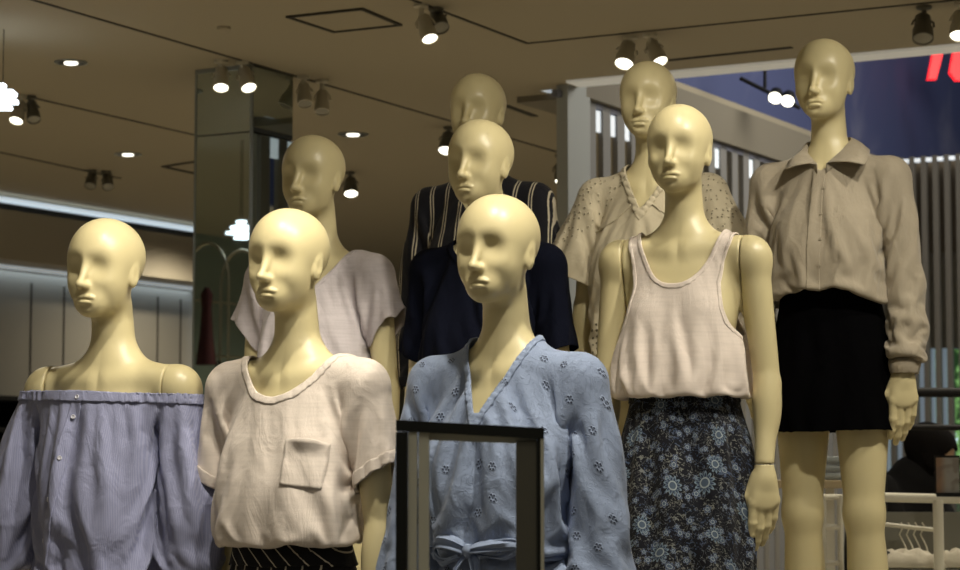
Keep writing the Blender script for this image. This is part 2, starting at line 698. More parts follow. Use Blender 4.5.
def f_head(P):
    x = np.abs(P[0]); f = -(P[1] - HC[1]); z = P[2] - HC[2]
    Q = (x, f, z)
    d = ell(Q, (0, -.018, .028), (.0770, .094, .0845))
    d = smin(d, ell(Q, (0, .020, .030), (.0640, .0640, .0700)), .030)        # forehead
    d = smin(d, ell(Q, (0, .020, -.014), (.0590, .0650, .082)), .036)        # face
    d = smin(d, ell(Q, (.017, .024, -.064), (.034, .040, .036)), .036)       # jaw
    d = smin(d, ell(Q, (0, .057, -.0910), (.0205, .0190, .0190)), .028)      # chin
    d = smin(d, ell(Q, (.038, .044, -.034), (.013, .018, .018)), .034)       # cheekbone
    L = (x, f, z + .0035)
    # eye hollow, smooth and blind
    d = smax(d, -ell(L, (.0330, .0985, -.0010), (.0225, .0225, .0160)), .031)
    # nose
    n = cone(L, (0, .076, .014), (0, .1035, -.036), .0068, .0074)
    n = smin(n, ell(L, (0, .1060, -.0400), (.0082, .0092, .0075)), .009)
    n = smin(n, ell(L, (.0085, .0940, -.0425), (.0066, .0085, .0066)), .010)
    d = smin(d, n, .014)
    # mouth
    m = ell(L, (0, .0650, -.074), (.031, .0215, .025))
    d = smin(d, m, .022)
    up = ell(L, (.0066, .0860, -.0665), (.0125, .0074, .0058))
    up = smin(up, ell(L, (.0160, .0825, -.0685), (.0085, .0060, .0038)), .007)
    lo = ell(L, (0, .0865, -.0785), (.0160, .0078, .0074))
    lip = smin(up, lo, .002)
    d = smin(d, lip, .0040)
    d = smax(d, -ell(L, (0, .0940, -.0714), (.0185, .0062, .0011)), .002)
    d = smax(d, -ell(L, (0, .0890, -.0890), (.014, .006, .0040)), .010)
    # ear
    e = ell(Q, (.0728, -.004 - .20 * (z + .018), -.019), (.0080, .0165, .0265))
    e = smax(e, -ell(Q, (.0835, .001, -.014), (.0060, .0085, .0160)), .005)
    d = smin(d, e, .010)
    return d


TORSO = Prof([
    (.84, .150, .095, .010), (.92, .166, .106, .014), (.98, .158, .100, .008), (1.05, .132, .087, .002),
    (1.13, .110, .076, 0), (1.20, .119, .082, -.004), (1.28, .132, .090, -.002), (1.36, .137, .089, .006),
    (1.42, .134, .076, .012), (1.46, .112, .058, .014), (1.50, .060, .048, .014), (1.54, .048, .048, .012)], 2.25)


def f_torso(P):
    x = np.abs(P[0]); y = P[1]; z = P[2]
    Q = (x, y, z)
    d = TORSO(P)
    d = smax(d, np.maximum(z - 1.50, .80 - z), .05)
    d = smin(d, cone(Q, (.045, .014, 1.476), (.158, .010, 1.446), .034, .042), .045)
    d = smin(d, ell(Q, (.064, -.062, 1.285), (.050, .044, .052)), .06)
    # neck, collar bones
    d = smin(d, cone(P, (0, .020, 1.46), (0, .004, 1.62), .0535, .0450), .050)
    d = smin(d, cone(Q, (.022, -.040, 1.452), (.115, -.016, 1.462), .008, .008), .035)
    # legs
    l = cone(Q, (.081, .010, .86), (.085, .002, .54), .079, .050)
    l = smin(l, cone(Q, (.085, .002, .54), (.088, .020, .30), .0500, .0440), .03)
    l = smin(l, ell(Q, (.087, .034, .36), (.044, .046, .14)), .04)
    l = smin(l, cone(Q, (.088, .020, .30), (.093, .030, .10), .0420, .031), .03)
    l = smin(l, cone(Q, (.095, .030, .10), (.097, .055, .035), .034, .030), .03)
    l = smin(l, cone(Q, (.097, .040, .035), (.108, -.130, .022), .030, .020), .03)
    d = smin(d, l, .03)
    return d


def f_arm(P):
    """arm hanging on the +x side (and its mirror image)"""
    x = np.abs(P[0])
    Q = (x, P[1], P[2])
    d = cone(Q, (.172, .010, 1.434), (.204, .018, 1.130), .0415, .0318)
    d = smin(d, cone(Q, (.204, .018, 1.130), (.204, -.022, .930), .0318, .0235), .008)
    d = smin(d, ell(Q, (.206, .008, 1.075), (.032, .034, .080)), .02)
    d = smin(d, ell(Q, (.174, .010, 1.432), (.045, .045, .052)), .02)
    return d


def f_upper(P): return smin(f_torso(P), f_arm(P), .028)


def f_body(P):
    x = np.abs(P[0]); z = P[2]
    t = f_torso(P)
    u = np.maximum(smin(t, f_arm(P), .028), x - .1495)
    d = np.where(z > 1.22, u, t)
    hd = f_head(P)
    d = smin(d, hd, .030)
    return np.maximum(d, .004 - z)


def f_armpart(P):
    z = P[2]; x = P[0]
    a = f_arm(P)
    u = np.maximum(smin(f_torso(P), a, .028), .1512 - x)
    d = np.where(z > 1.24, u, np.maximum(a, .12 - x))
    return np.maximum(d, .9325 - z)


def lin(a, b, h): return list(np.arange(a, b - 1e-9, h))


def make_body_mesh():
    xs = np.array(lin(-.24, -.092, .008) + lin(-.092, .092, .0026) + lin(.092, .25, .008))
    ys = np.array(lin(-.17, .16, .0055))
    ys2 = np.array(lin(-.155, -.10, .0024) + lin(-.10, .12, .0036))
    # one rectilinear grid: fine in the head, coarser below
    ysa = np.array(sorted(set(lin(-.18, -.155, .008) + lin(-.155, -.095, .0024) + lin(-.095, .13, .004))))
    zs = np.array(lin(-.02, 1.50, .009) + lin(1.50, 1.585, .005) + lin(1.585, 1.72, .0022) + lin(1.72, 1.84, .0045))
    return nets(f_body, xs, ysa, zs, 3)


def f_hand(P):
    """left hand hanging down from the wrist at the origin; thumb towards -x, palm towards +y"""
    x, y, z = P
    w = -z
    Q = (x, y, w)
    # palm: four metacarpal ridges
    d = None
    for bx, bw, r in ((-.0265, .083, .0104), (-.0088, .089, .0106), (.0095, .086, .0102), (.0260, .078, .0092)):
        c = cone(Q, (bx * .30, 0, .030), (bx * .95, .001, bw), .0120, r)
        d = c if d is None else smin(d, c, .012)
    d = smin(d, ell(Q, (0, -.001, .058), (.026, .0125, .036)), .016)
    wr = cone((x, y * 1.10, w), (0, 0, -.010), (0, 0, .030), .0208, .0178)
    d = smin(d, wr, .022)
    d = smin(d, ell(Q, (-.018, .008, .044), (.010, .010, .024)), .014)
    fing = ((-.0265, .083, .090, 8, 15, 13), (-.0088, .089, .100, 11, 16, 14), (.0095, .086, .096, 14, 17, 14), (.0262, .078, .080, 17, 19, 15))
    for i, (bx, bw, L, a1, a2, a3) in enumerate(fing):
        p = np.array([bx * .95, 0.001, bw - .004]); ang = 0.0
        r = (.0106, .0108, .0104, .0094)[i]
        fd = None
        for j, (fr, da) in enumerate(((.50, a1), (.30, a2), (.22, a3))):
            ang += math.radians(da)
            seg = L * fr
            q = p + np.array([-bx * .10, math.sin(ang), math.cos(ang)]) * seg
            c = cone(Q, p, q, r * (1 - .11 * j), r * (1 - .11 * (j + 1)))
            fd = c if fd is None else smin(fd, c, .004)
            p = q
        d = smin(d, fd, .0035)
    t = cone(Q, (-.014, .004, .030), (-.036, .014, .066), .0115, .0096)
    t = smin(t, cone(Q, (-.036, .014, .066), (-.037, .022, .098), .0095, .0072), .005)
    d = smin(d, t, .009)
    return d


def make_hand_mesh():
    xs = np.array(lin(-.06, .055, .0021)); ys = np.array(lin(-.03, .10, .0021)); zs = np.array(lin(-.215, .012, .0023))
    V, Q = nets(lambda P: np.maximum(f_hand(P), P[2] + .001), xs, ys, zs, 2)
    return V, Q


V_, Q_ = make_body_mesh()
BODY = (V_, Q_)
xs = np.array(lin(.11, .27, .005)); ys = np.array(lin(-.09, .11, .005)); zs = np.array(lin(.91, 1.52, .0065))
ARM = nets(f_armpart, xs, ys, zs, 2)
HAND = make_hand_mesh()
GRID = Grid(lambda P: np.minimum(np.minimum(f_torso(P), f_arm(P)), smin(f_torso(P), f_arm(P), .028)), (-.36, -.26, .70), (.36, .28, 1.62), .011)


# ------------------------------------------------------------------ the shop around the display
CZ = 3.3                                        # ceiling height
RZ = Matrix.Rotation(ANG, 3, 'Z')               # shop axes: local x = D2 (across), local y = D1 (deep)


def loc2(v):
    """world -> (across, deep)"""
    return (v.x * D2.x + v.y * D2.y, v.x * D1.x + v.y * D1.y)


def wor(a, d, z): return Vector((D2.x * a + D1.x * d, D2.y * a + D1.y * d, z))


def sbox(mb, a0, a1, d0, d1, z0, z1, bevel=0.0):
    mb.box(wor((a0 + a1) / 2, (d0 + d1) / 2, (z0 + z1) / 2), (abs(a1 - a0), abs(d1 - d0), abs(z1 - z0)), RZ, bevel)
    return mb


def struct(name, mb, mat, parent=None, smooth=False):
    o = mb.build(name, mat, parent, smooth)
    if not parent: o['kind'] = 'structure'
    return o


M_CEIL = plain('ceiling_paint', (.33, .29, .21, 1), .85)
M_JOINT = plain('dark_joint', (.02, .017, .012, 1), .8)
M_STRIP = plain('edge_trim_glow', (.62, .60, .52, 1), .5, emit=(1, .98, .88, 1), power=.17)  # edge trim glows on its own to stand in for light falling on it
M_WALL = plain('grey_wall_panel', (.20, .19, .165, 1), .6)
M_SOFFIT = plain('brown_grey_soffit', (.30, .27, .215, 1), .7)
M_FLOOR = plain('pale_floor_tile', (.50, .45, .36, 1), .35)
M_LED = plain('led_strip', (.8, .85, .9, 1), .5, emit=(.78, .90, 1, 1), power=.22)
M_WHITE = plain('white_painted_metal', (.62, .60, .52, 1), .4)
M_BLACK = plain('black_metal', (.006, .006, .007, 1), .6, spec=.2)
M_BLUE = NT('blue_mural_wall')
_tc = M_BLUE.n('ShaderNodeTexCoord')
_nz = M_BLUE.n('ShaderNodeTexNoise', i_Vector=_tc.outputs['Object'], i_Scale=.9, i_Detail=3.0, i_Distortion=.6)
M_BLUE.set(M_BLUE.b.inputs['Base Color'], M_BLUE.mix(M_BLUE.step(_nz.outputs[0], .60, .76), (.060, .075, .175, 1), (.15, .16, .25, 1)))
M_BLUE.b.inputs['Roughness'].default_value = .8
M_BLUE = M_BLUE.m

struct('floor', sbox(MB(), -14, 16, -3, 30, -.1, 0), M_FLOOR)
ca0, cd0 = loc2(on_z(517, 84, CZ))              # corner of the opening in the ceiling
band = .22
c = MB()
sbox(c, -14, 16, -3, cd0 + band, CZ, CZ + .3)
sbox(c, -14, ca0, cd0 + band, 30, CZ, CZ + .3)
struct('ceiling', c, M_CEIL)
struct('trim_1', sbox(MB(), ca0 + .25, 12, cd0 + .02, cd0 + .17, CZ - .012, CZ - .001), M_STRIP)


def joint(n, p, q, w=.012):
    a = on_z(p[0], p[1], CZ); b = on_z(q[0], q[1], CZ)
    d = (b - a); L = d.length; rot = Matrix.Rotation(math.atan2(d.y, d.x), 3, 'Z')
    m = MB().box((a + b) / 2 - Vector((0, 0, .002)), (L, w, .004), rot)
    struct('trim_%d' % n, m, M_JOINT)


joint(2, (0, -10), (565, 154), .014)
joint(3, (0, 90), (196, 135), .016)
joint(4, (390, -9), (527, 43), .014)
joint(5, (527, 43), (1010, -6), .012)
joint(6, (668, 60), (792, 47), .030)
joint(7, (505, 105), (535, 116), .035)
joint(8, (0, 152), (120, 178), .02)

# access hatch: a square panel in a dark frame
M_HATCH = M_CEIL
h = empty('ceiling_hatch', on_z(345, 18, CZ), 0, 'square access hatch with dark edge in the ceiling at top left of centre', 'hatch')
hp = [on_z(x, y, CZ) - h.location for x, y in ((288, 16), (362, 8), (400, 24), (334, 31))]
f = MB()
for i in range(4):
    a, b = hp[i], hp[(i + 1) % 4]
    d = b - a
    f.box((a + b) / 2 - Vector((0, 0, .004)), (d.length + .012, .016, .008), Matrix.Rotation(math.atan2(d.y, d.x), 3, 'Z'))
f.build('frame', M_JOINT, h)
MB().prism([p * .95 - Vector((0, 0, .003)) for p in hp], (0, 0, .002)).build('panel', M_HATCH, h)
h2 = empty('air_grille', on_z(185, 166, CZ), 0, 'narrow dark-edged air grille in the ceiling beside the mirrored column', 'grille')
gp = [on_z(x, y, CZ) - h2.location for x, y in ((163, 166), (215, 158), (240, 166), (200, 174))]
f = MB()
for i in range(4):
    a, b = gp[i], gp[(i + 1) % 4]
    d = b - a
    f.box((a + b) / 2 - Vector((0, 0, .004)), (d.length + .012, .02, .008), Matrix.Rotation(math.atan2(d.y, d.x), 3, 'Z'))
f.build('frame', M_JOINT, h2)

# left wall: soffit with cove light above and below, panelled wall under it
wl = at(0, 193, 14.6); wa, wd = loc2(wl)
wr = loc2(at(198, 222, 16.4))
wa = (wa + wr[0]) / 2
DE0 = wr[1]                                       # far end of the lit wall
zs2 = 2.87
_k = (197.5 - 480) / FPX
_t = (wa - .35) / (_k * D2.x + D2.y)
DE = loc2(Vector((_k * _t, _t, 0)))[1]
struct('wall_left', sbox(MB(), wa - .60, wa - .35, 4, DE, 0, CZ), M_WALL)
s_ = MB(); sbox(s_, wa - .35, wa, 6, DE, zs2, CZ - .10)
struct('trim_9', s_, M_SOFFIT)
led = MB()
sbox(led, wa - .09, wa - .02, 6.2, DE - .05, CZ - .045, CZ - .012)
l1 = led.build('cove_light', M_LED, None)
tag(l1, 'upper long white cove light strip between the ceiling and the left soffit', 'light strip')
led = MB(); sbox(led, wa - .345, wa - .26, 6.2, DE - .05, zs2 - .022, zs2 - .004)
l2 = led.build('cove_light', M_LED, None)
tag(l2, 'lower long white light strip under the left soffit above the panelled wall', 'light strip')
led = MB(); sbox(led, wa - .34, wa - .27, DE - .07, DE - .02, 1.7, zs2 - .05)
l3 = led.build('corner_light', M_LED, None)
tag(l3, 'vertical white light strip at the far end of the panelled wall, beside the mirrored column', 'light strip')
for i, x in enumerate((30, 63, 128, 157, 180)):
    # seams between the wall panels
    k = (x - 480) / FPX
    # deep coordinate where the sight line meets the wall plane
    t = (wa - .349) / (k * D2.x + D2.y)
    dd = loc2(Vector((k * t, t, 0)))[1]
    struct('trim_%d' % (10 + i), sbox(MB(), wa - .352, wa - .346, dd - .008, dd + .008, 1.9, zs2 - .1), M_JOINT)


def strip_area(name, a0, a1, d0, d1, z, down, watts, color):
    c_ = wor((a0 + a1) / 2, (d0 + d1) / 2, z)
    d = bpy.data.lights.new(name, 'AREA'); d.shape = 'RECTANGLE'
    d.size = abs(a1 - a0); d.size_y = abs(d1 - d0); d.energy = watts; d.color = color
    o = bpy.data.objects.new(name, d); col.objects.link(o); o.location = c_
    o.rotation_euler = (0 if down else math.pi, 0, ANG)
    return o


strip_area('cove_lamp', wa - .345, wa - .26, 7, DE - .1, zs2 - .03, True, 6, (.72, .88, 1))
strip_area('cove_lamp', wa - .04, wa + .04, 7, DE - .1, CZ - .05, False, 2, (.72, .88, 1))

struct('wall_front', sbox(MB(), wa - .60, wa - .35, -3, 3.98, 0, CZ), plain('dark_green_glass', (.24, .29, .26, 1), .5))
# dark shelving under the panels
sh = empty('shelving_unit', wor(wa - .2, 13.5, 0), 0, 'black shelving unit with empty shelves under the panelled left wall', 'shelving')
def at_root(o, root):
    o.parent = root
    o.matrix_parent_inverse = Matrix.Translation(-root.location)
    return o
for zz in (.3, .7, 1.1, 1.5, 1.72, 1.93):
    m = MB(); sbox(m, wa - .34, wa - .02, 8, DE - .1, zz, zz + .03)
    at_root(m.build('shelf', M_BLACK), sh)
m = MB()
d = 8.0
while d < DE:
    sbox(m, wa - .34, wa - .02, d, d + .03, 0, 1.96); d += 1.2
o = m.build('upright', M_BLACK); at_root(o, sh)
m = MB(); sbox(m, wa - .348, wa - .34, 8, DE - .1, 0, 1.96)
o = m.build('back_panel', M_BLACK); at_root(o, sh)

# back wall of the shop
struct('wall_back', sbox(MB(), -14, ca0 + .5, 19.5, 19.8, 0, CZ), plain('back_wall', (.13, .12, .085, 1), .8))
# mirror-clad column
cc = on_z(252, 64, CZ); ka, kd = loc2(cc)
M_MIRROR = plain('smoked_mirror', (.50, .56, .54, 1), .02, metal=1.0)
M_EDGE = plain('mirror_edge', (.25, .27, .26, 1), .3, metal=.6)
cw, cdp = .31, .33
co = empty('mirrored_column', wor(ka - cw / 2, kd + cdp / 2, 0), 0, 'square column clad in smoked mirror behind the front mannequins at left', 'column')
zj = 1.5 + (465 - 135) / FPX * 9.95
for z0, z1 in ((0.0, zj - .003), (zj + .003, CZ)):
    m = MB(); sbox(m, ka - cw, ka - .004, kd, kd + .006, z0, z1)
    at_root(m.build('mirror_panel', M_MIRROR), co)
    m = MB(); sbox(m, ka - .006, ka, kd + .010, kd + cdp, z0, z1)
    at_root(m.build('mirror_panel', M_MIRROR), co)
m = MB(); sbox(m, ka - cw + .002, ka - .008, kd + .008, kd + cdp, 0, CZ)
at_root(m.build('core', M_BLACK), co)
m = MB(); sbox(m, ka - .008, ka + .003, kd - .003, kd + .010, 0, CZ); sbox(m, ka - cw - .004, ka - cw + .006, kd - .003, kd + .01, 0, CZ)
sbox(m, ka - cw, ka, kd - .004, kd + .0, CZ - .02, CZ)
at_root(m.build('edge_trim', M_EDGE), co)

# ---------------------------------------------------------------- slatted screens and the bay beyond the ceiling opening
M_SLAT = plain('grey_slat', (.21, .205, .195, 1), .6)
M_SLATBACK = plain('blue_grey_backing', (.14, .145, .18, 1), .7)
M_LIT = plain('lit_opening', (.9, .95, 1, 1), .5, emit=(.80, .90, 1, 1), power=.42)
pa, pd = loc2(at(590, 95, 10.6))
ea, ed = pa, loc2(at(868, 187, 14.0))[1]
ztop = 3.27
scr = empty('slatted_screen', wor(pa, pd + 1, 0), 0, 'long grey vertical-slat screen with small lit openings along its top, behind the cream blouse', 'screen')
m = MB(); sbox(m, pa - .03, pa + .0, pd - .35, ed, ztop - .03, ztop)
at_root(m.build('top_rail', M_SLATBACK), scr)
d = pd - .02
while d < ed - .05:
    m = MB(); sbox(m, pa - .028, pa + .0, d, d + .085, 0, ztop)
    at_root(m.build('slat', M_SLAT), scr)
    d += .165
d = pd + .07
i = 0
while d < ed - .1:
    m = MB(); sbox(m, pa - .026, pa - .012, d, d + .08, ztop - .14, ztop - .035)
    at_root(m.build('lit_opening', M_LIT), scr)
    d += .165 if d < pd + .5 else .495
# pillar at the head of the screen
struct('trim_20', sbox(MB(), pa - .03, pa + .03, pd - .30, pd - .06, 0, CZ + .5), plain('grey_blue_pillar', (.36, .38, .37, 1), .5))
# beam over the screen
struct('trim_21', sbox(MB(), pa - .35, pa + .03, pd - .1, ed + .4, ztop, ztop + .21), plain('beige_beam', (.18, .16, .12, 1), .7))
# bay walls: blue
struct('wall_right', sbox(MB(), pa + .35, 14, 16.2, 16.5, 2.4, 8), M_BLUE)
struct('wall_far', sbox(MB(), ca0 - .3, 14, 16.5, 16.7, 0, 8), M_BLUE)
struct('trim_22', sbox(MB(), ca0 - .3, ca0 - .02, cd0 + band, 16.5, CZ + .3, 8), M_BLUE)
lt = MB(); sbox(lt, ca0 + .004, ca0 + .02, cd0 + band + .02, cd0 + band + 1.2, CZ + .004, CZ + .25)  # glowing sheet over the opening's inner side, in place of light on it
tag(lt.build('opening_side_glow', M_LIT), 'white inner side of the ceiling opening beside the grey pillar, with added glow', 'light')

# right screen across the far side
a0 = ea - .05
qd = ed + .05
scr2 = empty('slatted_screen', wor(a0 + 1, qd, 0), 0, 'tall brown-grey slatted screen in front of the windows at the right edge', 'screen')
M_SLAT2 = plain('brown_grey_slat', (.115, .105, .09, 1), .6)
zt2 = 1.5 + (465 - 160) / FPX * (at(930, 160, 1) * 1).y * 13.6
zt2 = 1.5 + 316 / FPX * 13.6
for i in range(34):
    a = a0 + i * .075
    m = MB(); sbox(m, a, a + .030, qd - .03, qd + .02, 0, zt2)
    at_root(m.build('slat', M_SLAT2), scr2)
m = MB(); sbox(m, a0, a0 + 3.2, qd + .10, qd + .14, 2.85, zt2 - .02)
at_root(m.build('upper_panel', plain('brown_panel', (.17, .135, .09, 1), .7)), scr2)
m = MB(); sbox(m, a0, a0 + 3.2, qd + .12, qd + .16, 2.24, 2.85)
at_root(m.build('lower_panel', plain('pale_panel', (.27, .25, .20, 1), .7)), scr2)
tl = empty('light_row', wor(a0 + 1, qd + .05, zt2), 0, 'row of small white lights along the top of the right slatted screen', 'light')
for i in range(33):
    a = a0 + .034 + i * .075
    m = MB(); sbox(m, a, a + .036, qd - .032, qd + .01, zt2 - .036, zt2 - .012)
    at_root(m.build('lamp', M_LIT), tl)
# windows behind the screen: daylight and greenery
k = NT('daylit_greenery')
tc = k.n('ShaderNodeTexCoord')
nz = k.n('ShaderNodeTexNoise', i_Vector=tc.outputs['Object'], i_Scale=16.0, i_Detail=5.0)
nz2 = k.n('ShaderNodeTexNoise', i_Vector=tc.outputs['Object'], i_Scale=2.2, i_Detail=1.0)
g_ = k.mix(k.step(nz.outputs[0], .40, .62), (.01, .03, .008, 1), (.16, .34, .10, 1))
g_ = k.mix(k.step(nz.outputs[0], .60, .70), g_, (.55, .70, .80, 1))
k.set(k.b.inputs['Base Color'], g_)
k.set(k.b.inputs['Emission Color'], g_)
k.b.inputs['Emission Strength'].default_value = 1.0
w = empty('window_1', wor(a0 + 1, qd + .25, 2.1), 0); w['kind'] = 'structure'
m = MB(); sbox(m, a0, a0 + 3.2, qd + .30, qd + .31, 1.2, 2.24)
at_root(m.build('lit_greenery', k.m), w)
m = MB()
for i in range(22):
    a = a0 + i * .15 + .02
    pxm = at(0, 0, 1)
    wp = wor(a, qd + .2, 0); pxw = 480 + FPX * wp.x / wp.y
    sbox(m, a, a + (.05 if 930 < pxw < 962 else .12), qd + .2, qd + .24, 1.1, 2.26)
o = m.build('blind_slat', plain('glowing_blue_blind', (.34, .38, .42, 1), .5, emit=(.30, .38, .46, 1), power=.35)); at_root(o, w)  # blind slats get a glow of their own for the daylight

# outside wall under the windows
struct('wall_low', sbox(MB(), a0 - .3, a0 + 6, qd + .3, qd + .5, 0, 1.3), M_WALL)

# red sign on the blue wall (only its lower edge shows under the ceiling)
M_RED = plain('red_sign', (.8, .02, .02, 1), .4, emit=(1, .015, .02, 1), power=1.6)
sg = empty('red_sign', at(950, 68, 15.2), 0, 'glowing red slanted shop letters at the top right edge', 'sign')
def letter(pts):
    ps = [at(x, y, 15.2) - sg.location for x, y in pts]
    MB().prism(ps, (0, .06, 0)).build('letter', M_RED, sg)
letter(((933, 54), (943, 54), (936.5, 79), (928, 79)))
letter(((954, 50), (975, 50), (975, 74), (966, 80), (956, 80), (950, 72)))

# ---------------------------------------------------------------- lamps under the ceiling
M_CAN = plain('dark_lamp_housing', (.10, .095, .075, 1), .45)
M_CANW = plain('pale_lamp_housing', (.45, .42, .33, 1), .45)
M_FACE = plain('lit_lamp_face', (1, 1, 1, 1), .5, emit=(1, .96, .80, 1), power=4)
M_FACEOFF = plain('unlit_lamp_glass', (.25, .24, .20, 1), .2)


def track_head(mount, face, lit, label, r=.034, mat=M_CANW, group=None):
    """a spotlight: ceiling plate, stem, yoke, can with a glass face"""
    my = on_z(mount[0], mount[1], CZ)
    fz = at(face[0], face[1], my.y - .03)
    root = empty('track_spotlight', my, 0, label, 'spotlight', group)
    f = fz - my
    axis = Vector((f.x * .9 + .0, -.055, f.z * .8)).normalized()
    L = .115
    MB().lathe([(0, 0), (.030, 0), (.030, -.012), (.010, -.018), (.010, -.05), (0, -.05)], None, 16).build('mount', mat, root, smooth=True)
    back = f - axis * L
    R = axis.to_track_quat('Z', 'Y').to_matrix().to_4x4()
    M = Matrix.Translation(f) @ R
    can = MB().lathe([(0, -L), (r * .55, -L), (r * .75, -L * .92), (r * .8, -L * .5), (r * .95, -L * .4), (r, 0), (r * .9, .001), (r * .88, -.006), (0, -.006)], M, 20).build('can', mat, root, smooth=True)
    MB().lathe([(0, -.0045), (r * .87, -.0045), (r * .87, -.0035), (0, -.0015)], M, 20).build('lens', M_FACE if lit else M_FACEOFF, can, smooth=True)
    mid = f - axis * L * .55
    side = axis.cross(Vector((0, 1, .2))).normalized() * r * 1.05
    top = Vector((0, 0, -.045))
    MB().tube([mid + side, mid * .5 + top * .5 + side * .9, top, mid * .5 + top * .5 - side * .9, mid - side], .0045, 8).build('yoke', mat, root, smooth=True)
    return root


track_head((221, 60), (221, 88), True, 'left lit spotlight of the pair beside the mirrored column top', r=.036)
track_head((242, 61), (249, 88), True, 'right lit spotlight of the pair over the mirrored column top', r=.036)
track_head((21, 95), (16, 121), True, 'lit spotlight near the left edge', r=.036)
track_head((30, 96), (34, 120), False, 'unlit spotlight beside the lit one near the left edge', r=.034, mat=M_CAN)
track_head((92, 170), (90, 186), False, 'left unlit spotlight of the small pair above the soffit', r=.036, mat=M_CAN)
track_head((106, 171), (108, 187), False, 'right unlit spotlight of the small pair above the soffit', r=.036, mat=M_CAN)
track_head((303, 76), (305, 104), False, 'left unlit spotlight of the pair right of the mirrored column', r=.036)
track_head((322, 80), (322, 112), False, 'right pale spotlight of the pair right of the mirrored column', r=.036)
track_head((421, 4), (430, 39), True, 'lit spotlight at the top, pointing down to the right', r=.034)
track_head((436, 8), (441, 28), False, 'unlit spotlight tucked beside the one at the top centre', r=.034, mat=M_CAN)
track_head((630, 36), (624, 64), True, 'large lit spotlight directly above the cream blouse mannequin', r=.042)
track_head((650, 34), (660, 62), True, 'second lit spotlight just behind the cream blouse mannequin head', r=.036)
track_head((924, 6), (923, 39), False, 'unlit spotlight hanging above the collared shirt mannequin at right', r=.042, mat=M_CAN)
track_head((962, 2), (959, 36), True, 'lit spotlight cut by the right edge', r=.038)
track_head((350, 172), (351, 194), True, 'small distant lit spotlight beside the lilac tee mannequin head', r=.046, mat=M_CAN)
track_head((560, 155), (562, 181), True, 'small distant lit spotlight left of the grey pillar', r=.044, mat=M_CAN)
track_head((449, 127), (446, 151), True, 'distant lit spotlight half behind the navy tee mannequin head', r=.044, mat=M_CAN)
# pair in the blue bay
bb = empty('bay_spotlights', at(765, 88, 12.2), 0, 'pair of lit oval spotlights on a dark bar in the blue bay', 'spotlight')
m = MB().tube([at(740, 78, 12.2) - bb.location, at(800, 108, 12.2) - bb.location], .012, 8)
m.tube([at(765, 88, 12.2) - bb.location, at(765, 20, 12.2) - bb.location], .01, 8)
m.build('bar', M_BLACK, bb)
for x, y in ((775, 98), (787.5, 101)):
    f = at(x, y, 12.1) - bb.location
    M = Matrix.Translation(f) @ Vector((-.25, -.75, -.6)).to_track_quat('Z', 'Y').to_matrix().to_4x4()
    hd = MB().lathe([(0, -.06), (.036, -.06), (.042, 0), (.036, 0), (0, -.002)], M, 20).build('head', M_BLACK, bb, smooth=True)
    MB().lathe([(0, .003), (.036, .001), (.036, -.001)], M, 20).build('lens', M_FACE, hd, smooth=True)


def downlight(px, py, lit, label, r=.072):
    p = on_z(px, py, CZ)
    root = empty('recessed_downlight', p, 0, label, 'downlight')
    MB().lathe([(r * .8, .0), (r * .82, -.006), (r, -.006), (r, .0)], None, 28).build('trim_ring', M_EDGE, root, smooth=True)
    MB().lathe([(r * .8, -.003), (0, -.0025)], None, 28).build('reflector', plain('dark_reflector', (.05, .05, .04, 1), .3, metal=.5), root, smooth=True)
    MB().lathe([(0, -.012), (r * .38, -.010), (r * .42, -.004)], None, 20).build('bulb', plain('warm_bulb', (1, 1, 1, 1), .5, emit=(1, .95, .8, 1), power=3.0 if lit else .6), root, smooth=True)


downlight(71, 62, True, 'round recessed downlight high in the ceiling at upper left', .074)
downlight(128, 154, True, 'tiny far recessed downlight above the left soffit', .08)
downlight(353, 134, True, 'small recessed downlight above the lilac tee mannequin', .085)
sd = empty('smoke_detector', on_z(224, 27, CZ), 0, 'tiny round smoke detector on the ceiling above the spotlight pair', 'detector')
MB().lathe([(.028, 0), (.028, -.010), (.02, -.016), (0, -.018)], None, 24).build('housing', M_CEIL, sd, smooth=True)
MB().lathe([(0, -.004), (.004, 0)], Matrix.Translation((.01, 0, -.016)), 8).build('indicator', M_FACEOFF, sd)

def mirrored_pos(px, py, k_=2.3):
    """place that shows at (px, py) in the column's left mirror face, k_ beyond the glass"""
    u = (px - 480) / FPX
    # where the sight line meets the mirror plane (deep coordinate kd)
    t = kd / (u * D1.x + D1.y)
    vn = u * D1.x + D1.y
    r_ = Vector((u - 2 * vn * D1.x, 1 - 2 * vn * D1.y, 0))
    sl = (at(px, py, 1.0).z - CAMZ)
    return Vector((u * t + r_.x * k_, t + r_.y * k_, CAMZ + sl * (t + k_)))


# chandelier of stacked white light bars at the left edge, and its twin seen in the mirror


def chandelier(p, label, s=1.0, ztop_=CZ):
    root = empty('chandelier', p, 0, label, 'chandelier')
    for i in range(4):
        w_ = (.045, .10, .13, .07)[i] * s
        m = MB().box((.012 * (i % 2) * s, 0, (-.03 * i) * s), (w_, w_, .016 * s), None, .003)
        m.build('light_bar', M_LEDB, root)
    m = MB()
    for dx in (-.012, .012):
        m.tube([(dx, 0, 0), (dx, 0, ztop_ - p[2])], .002, 6)
    m.build('suspension_wire', M_BLACK, root)
    return root


M_LEDB = plain('cool_light_bar', (1, 1, 1, 1), .5, emit=(.80, .90, 1, 1), power=5)
chandelier(at(0, 86, 9.0), 'hanging lamp of stacked white light bars cut by the left edge')
chandelier(mirrored_pos(240, 222), 'hanging lamp of white light bars seen mirrored in the column', 1.0)

# arched clothes rack with a dark dress and a bag, seen in the column mirror


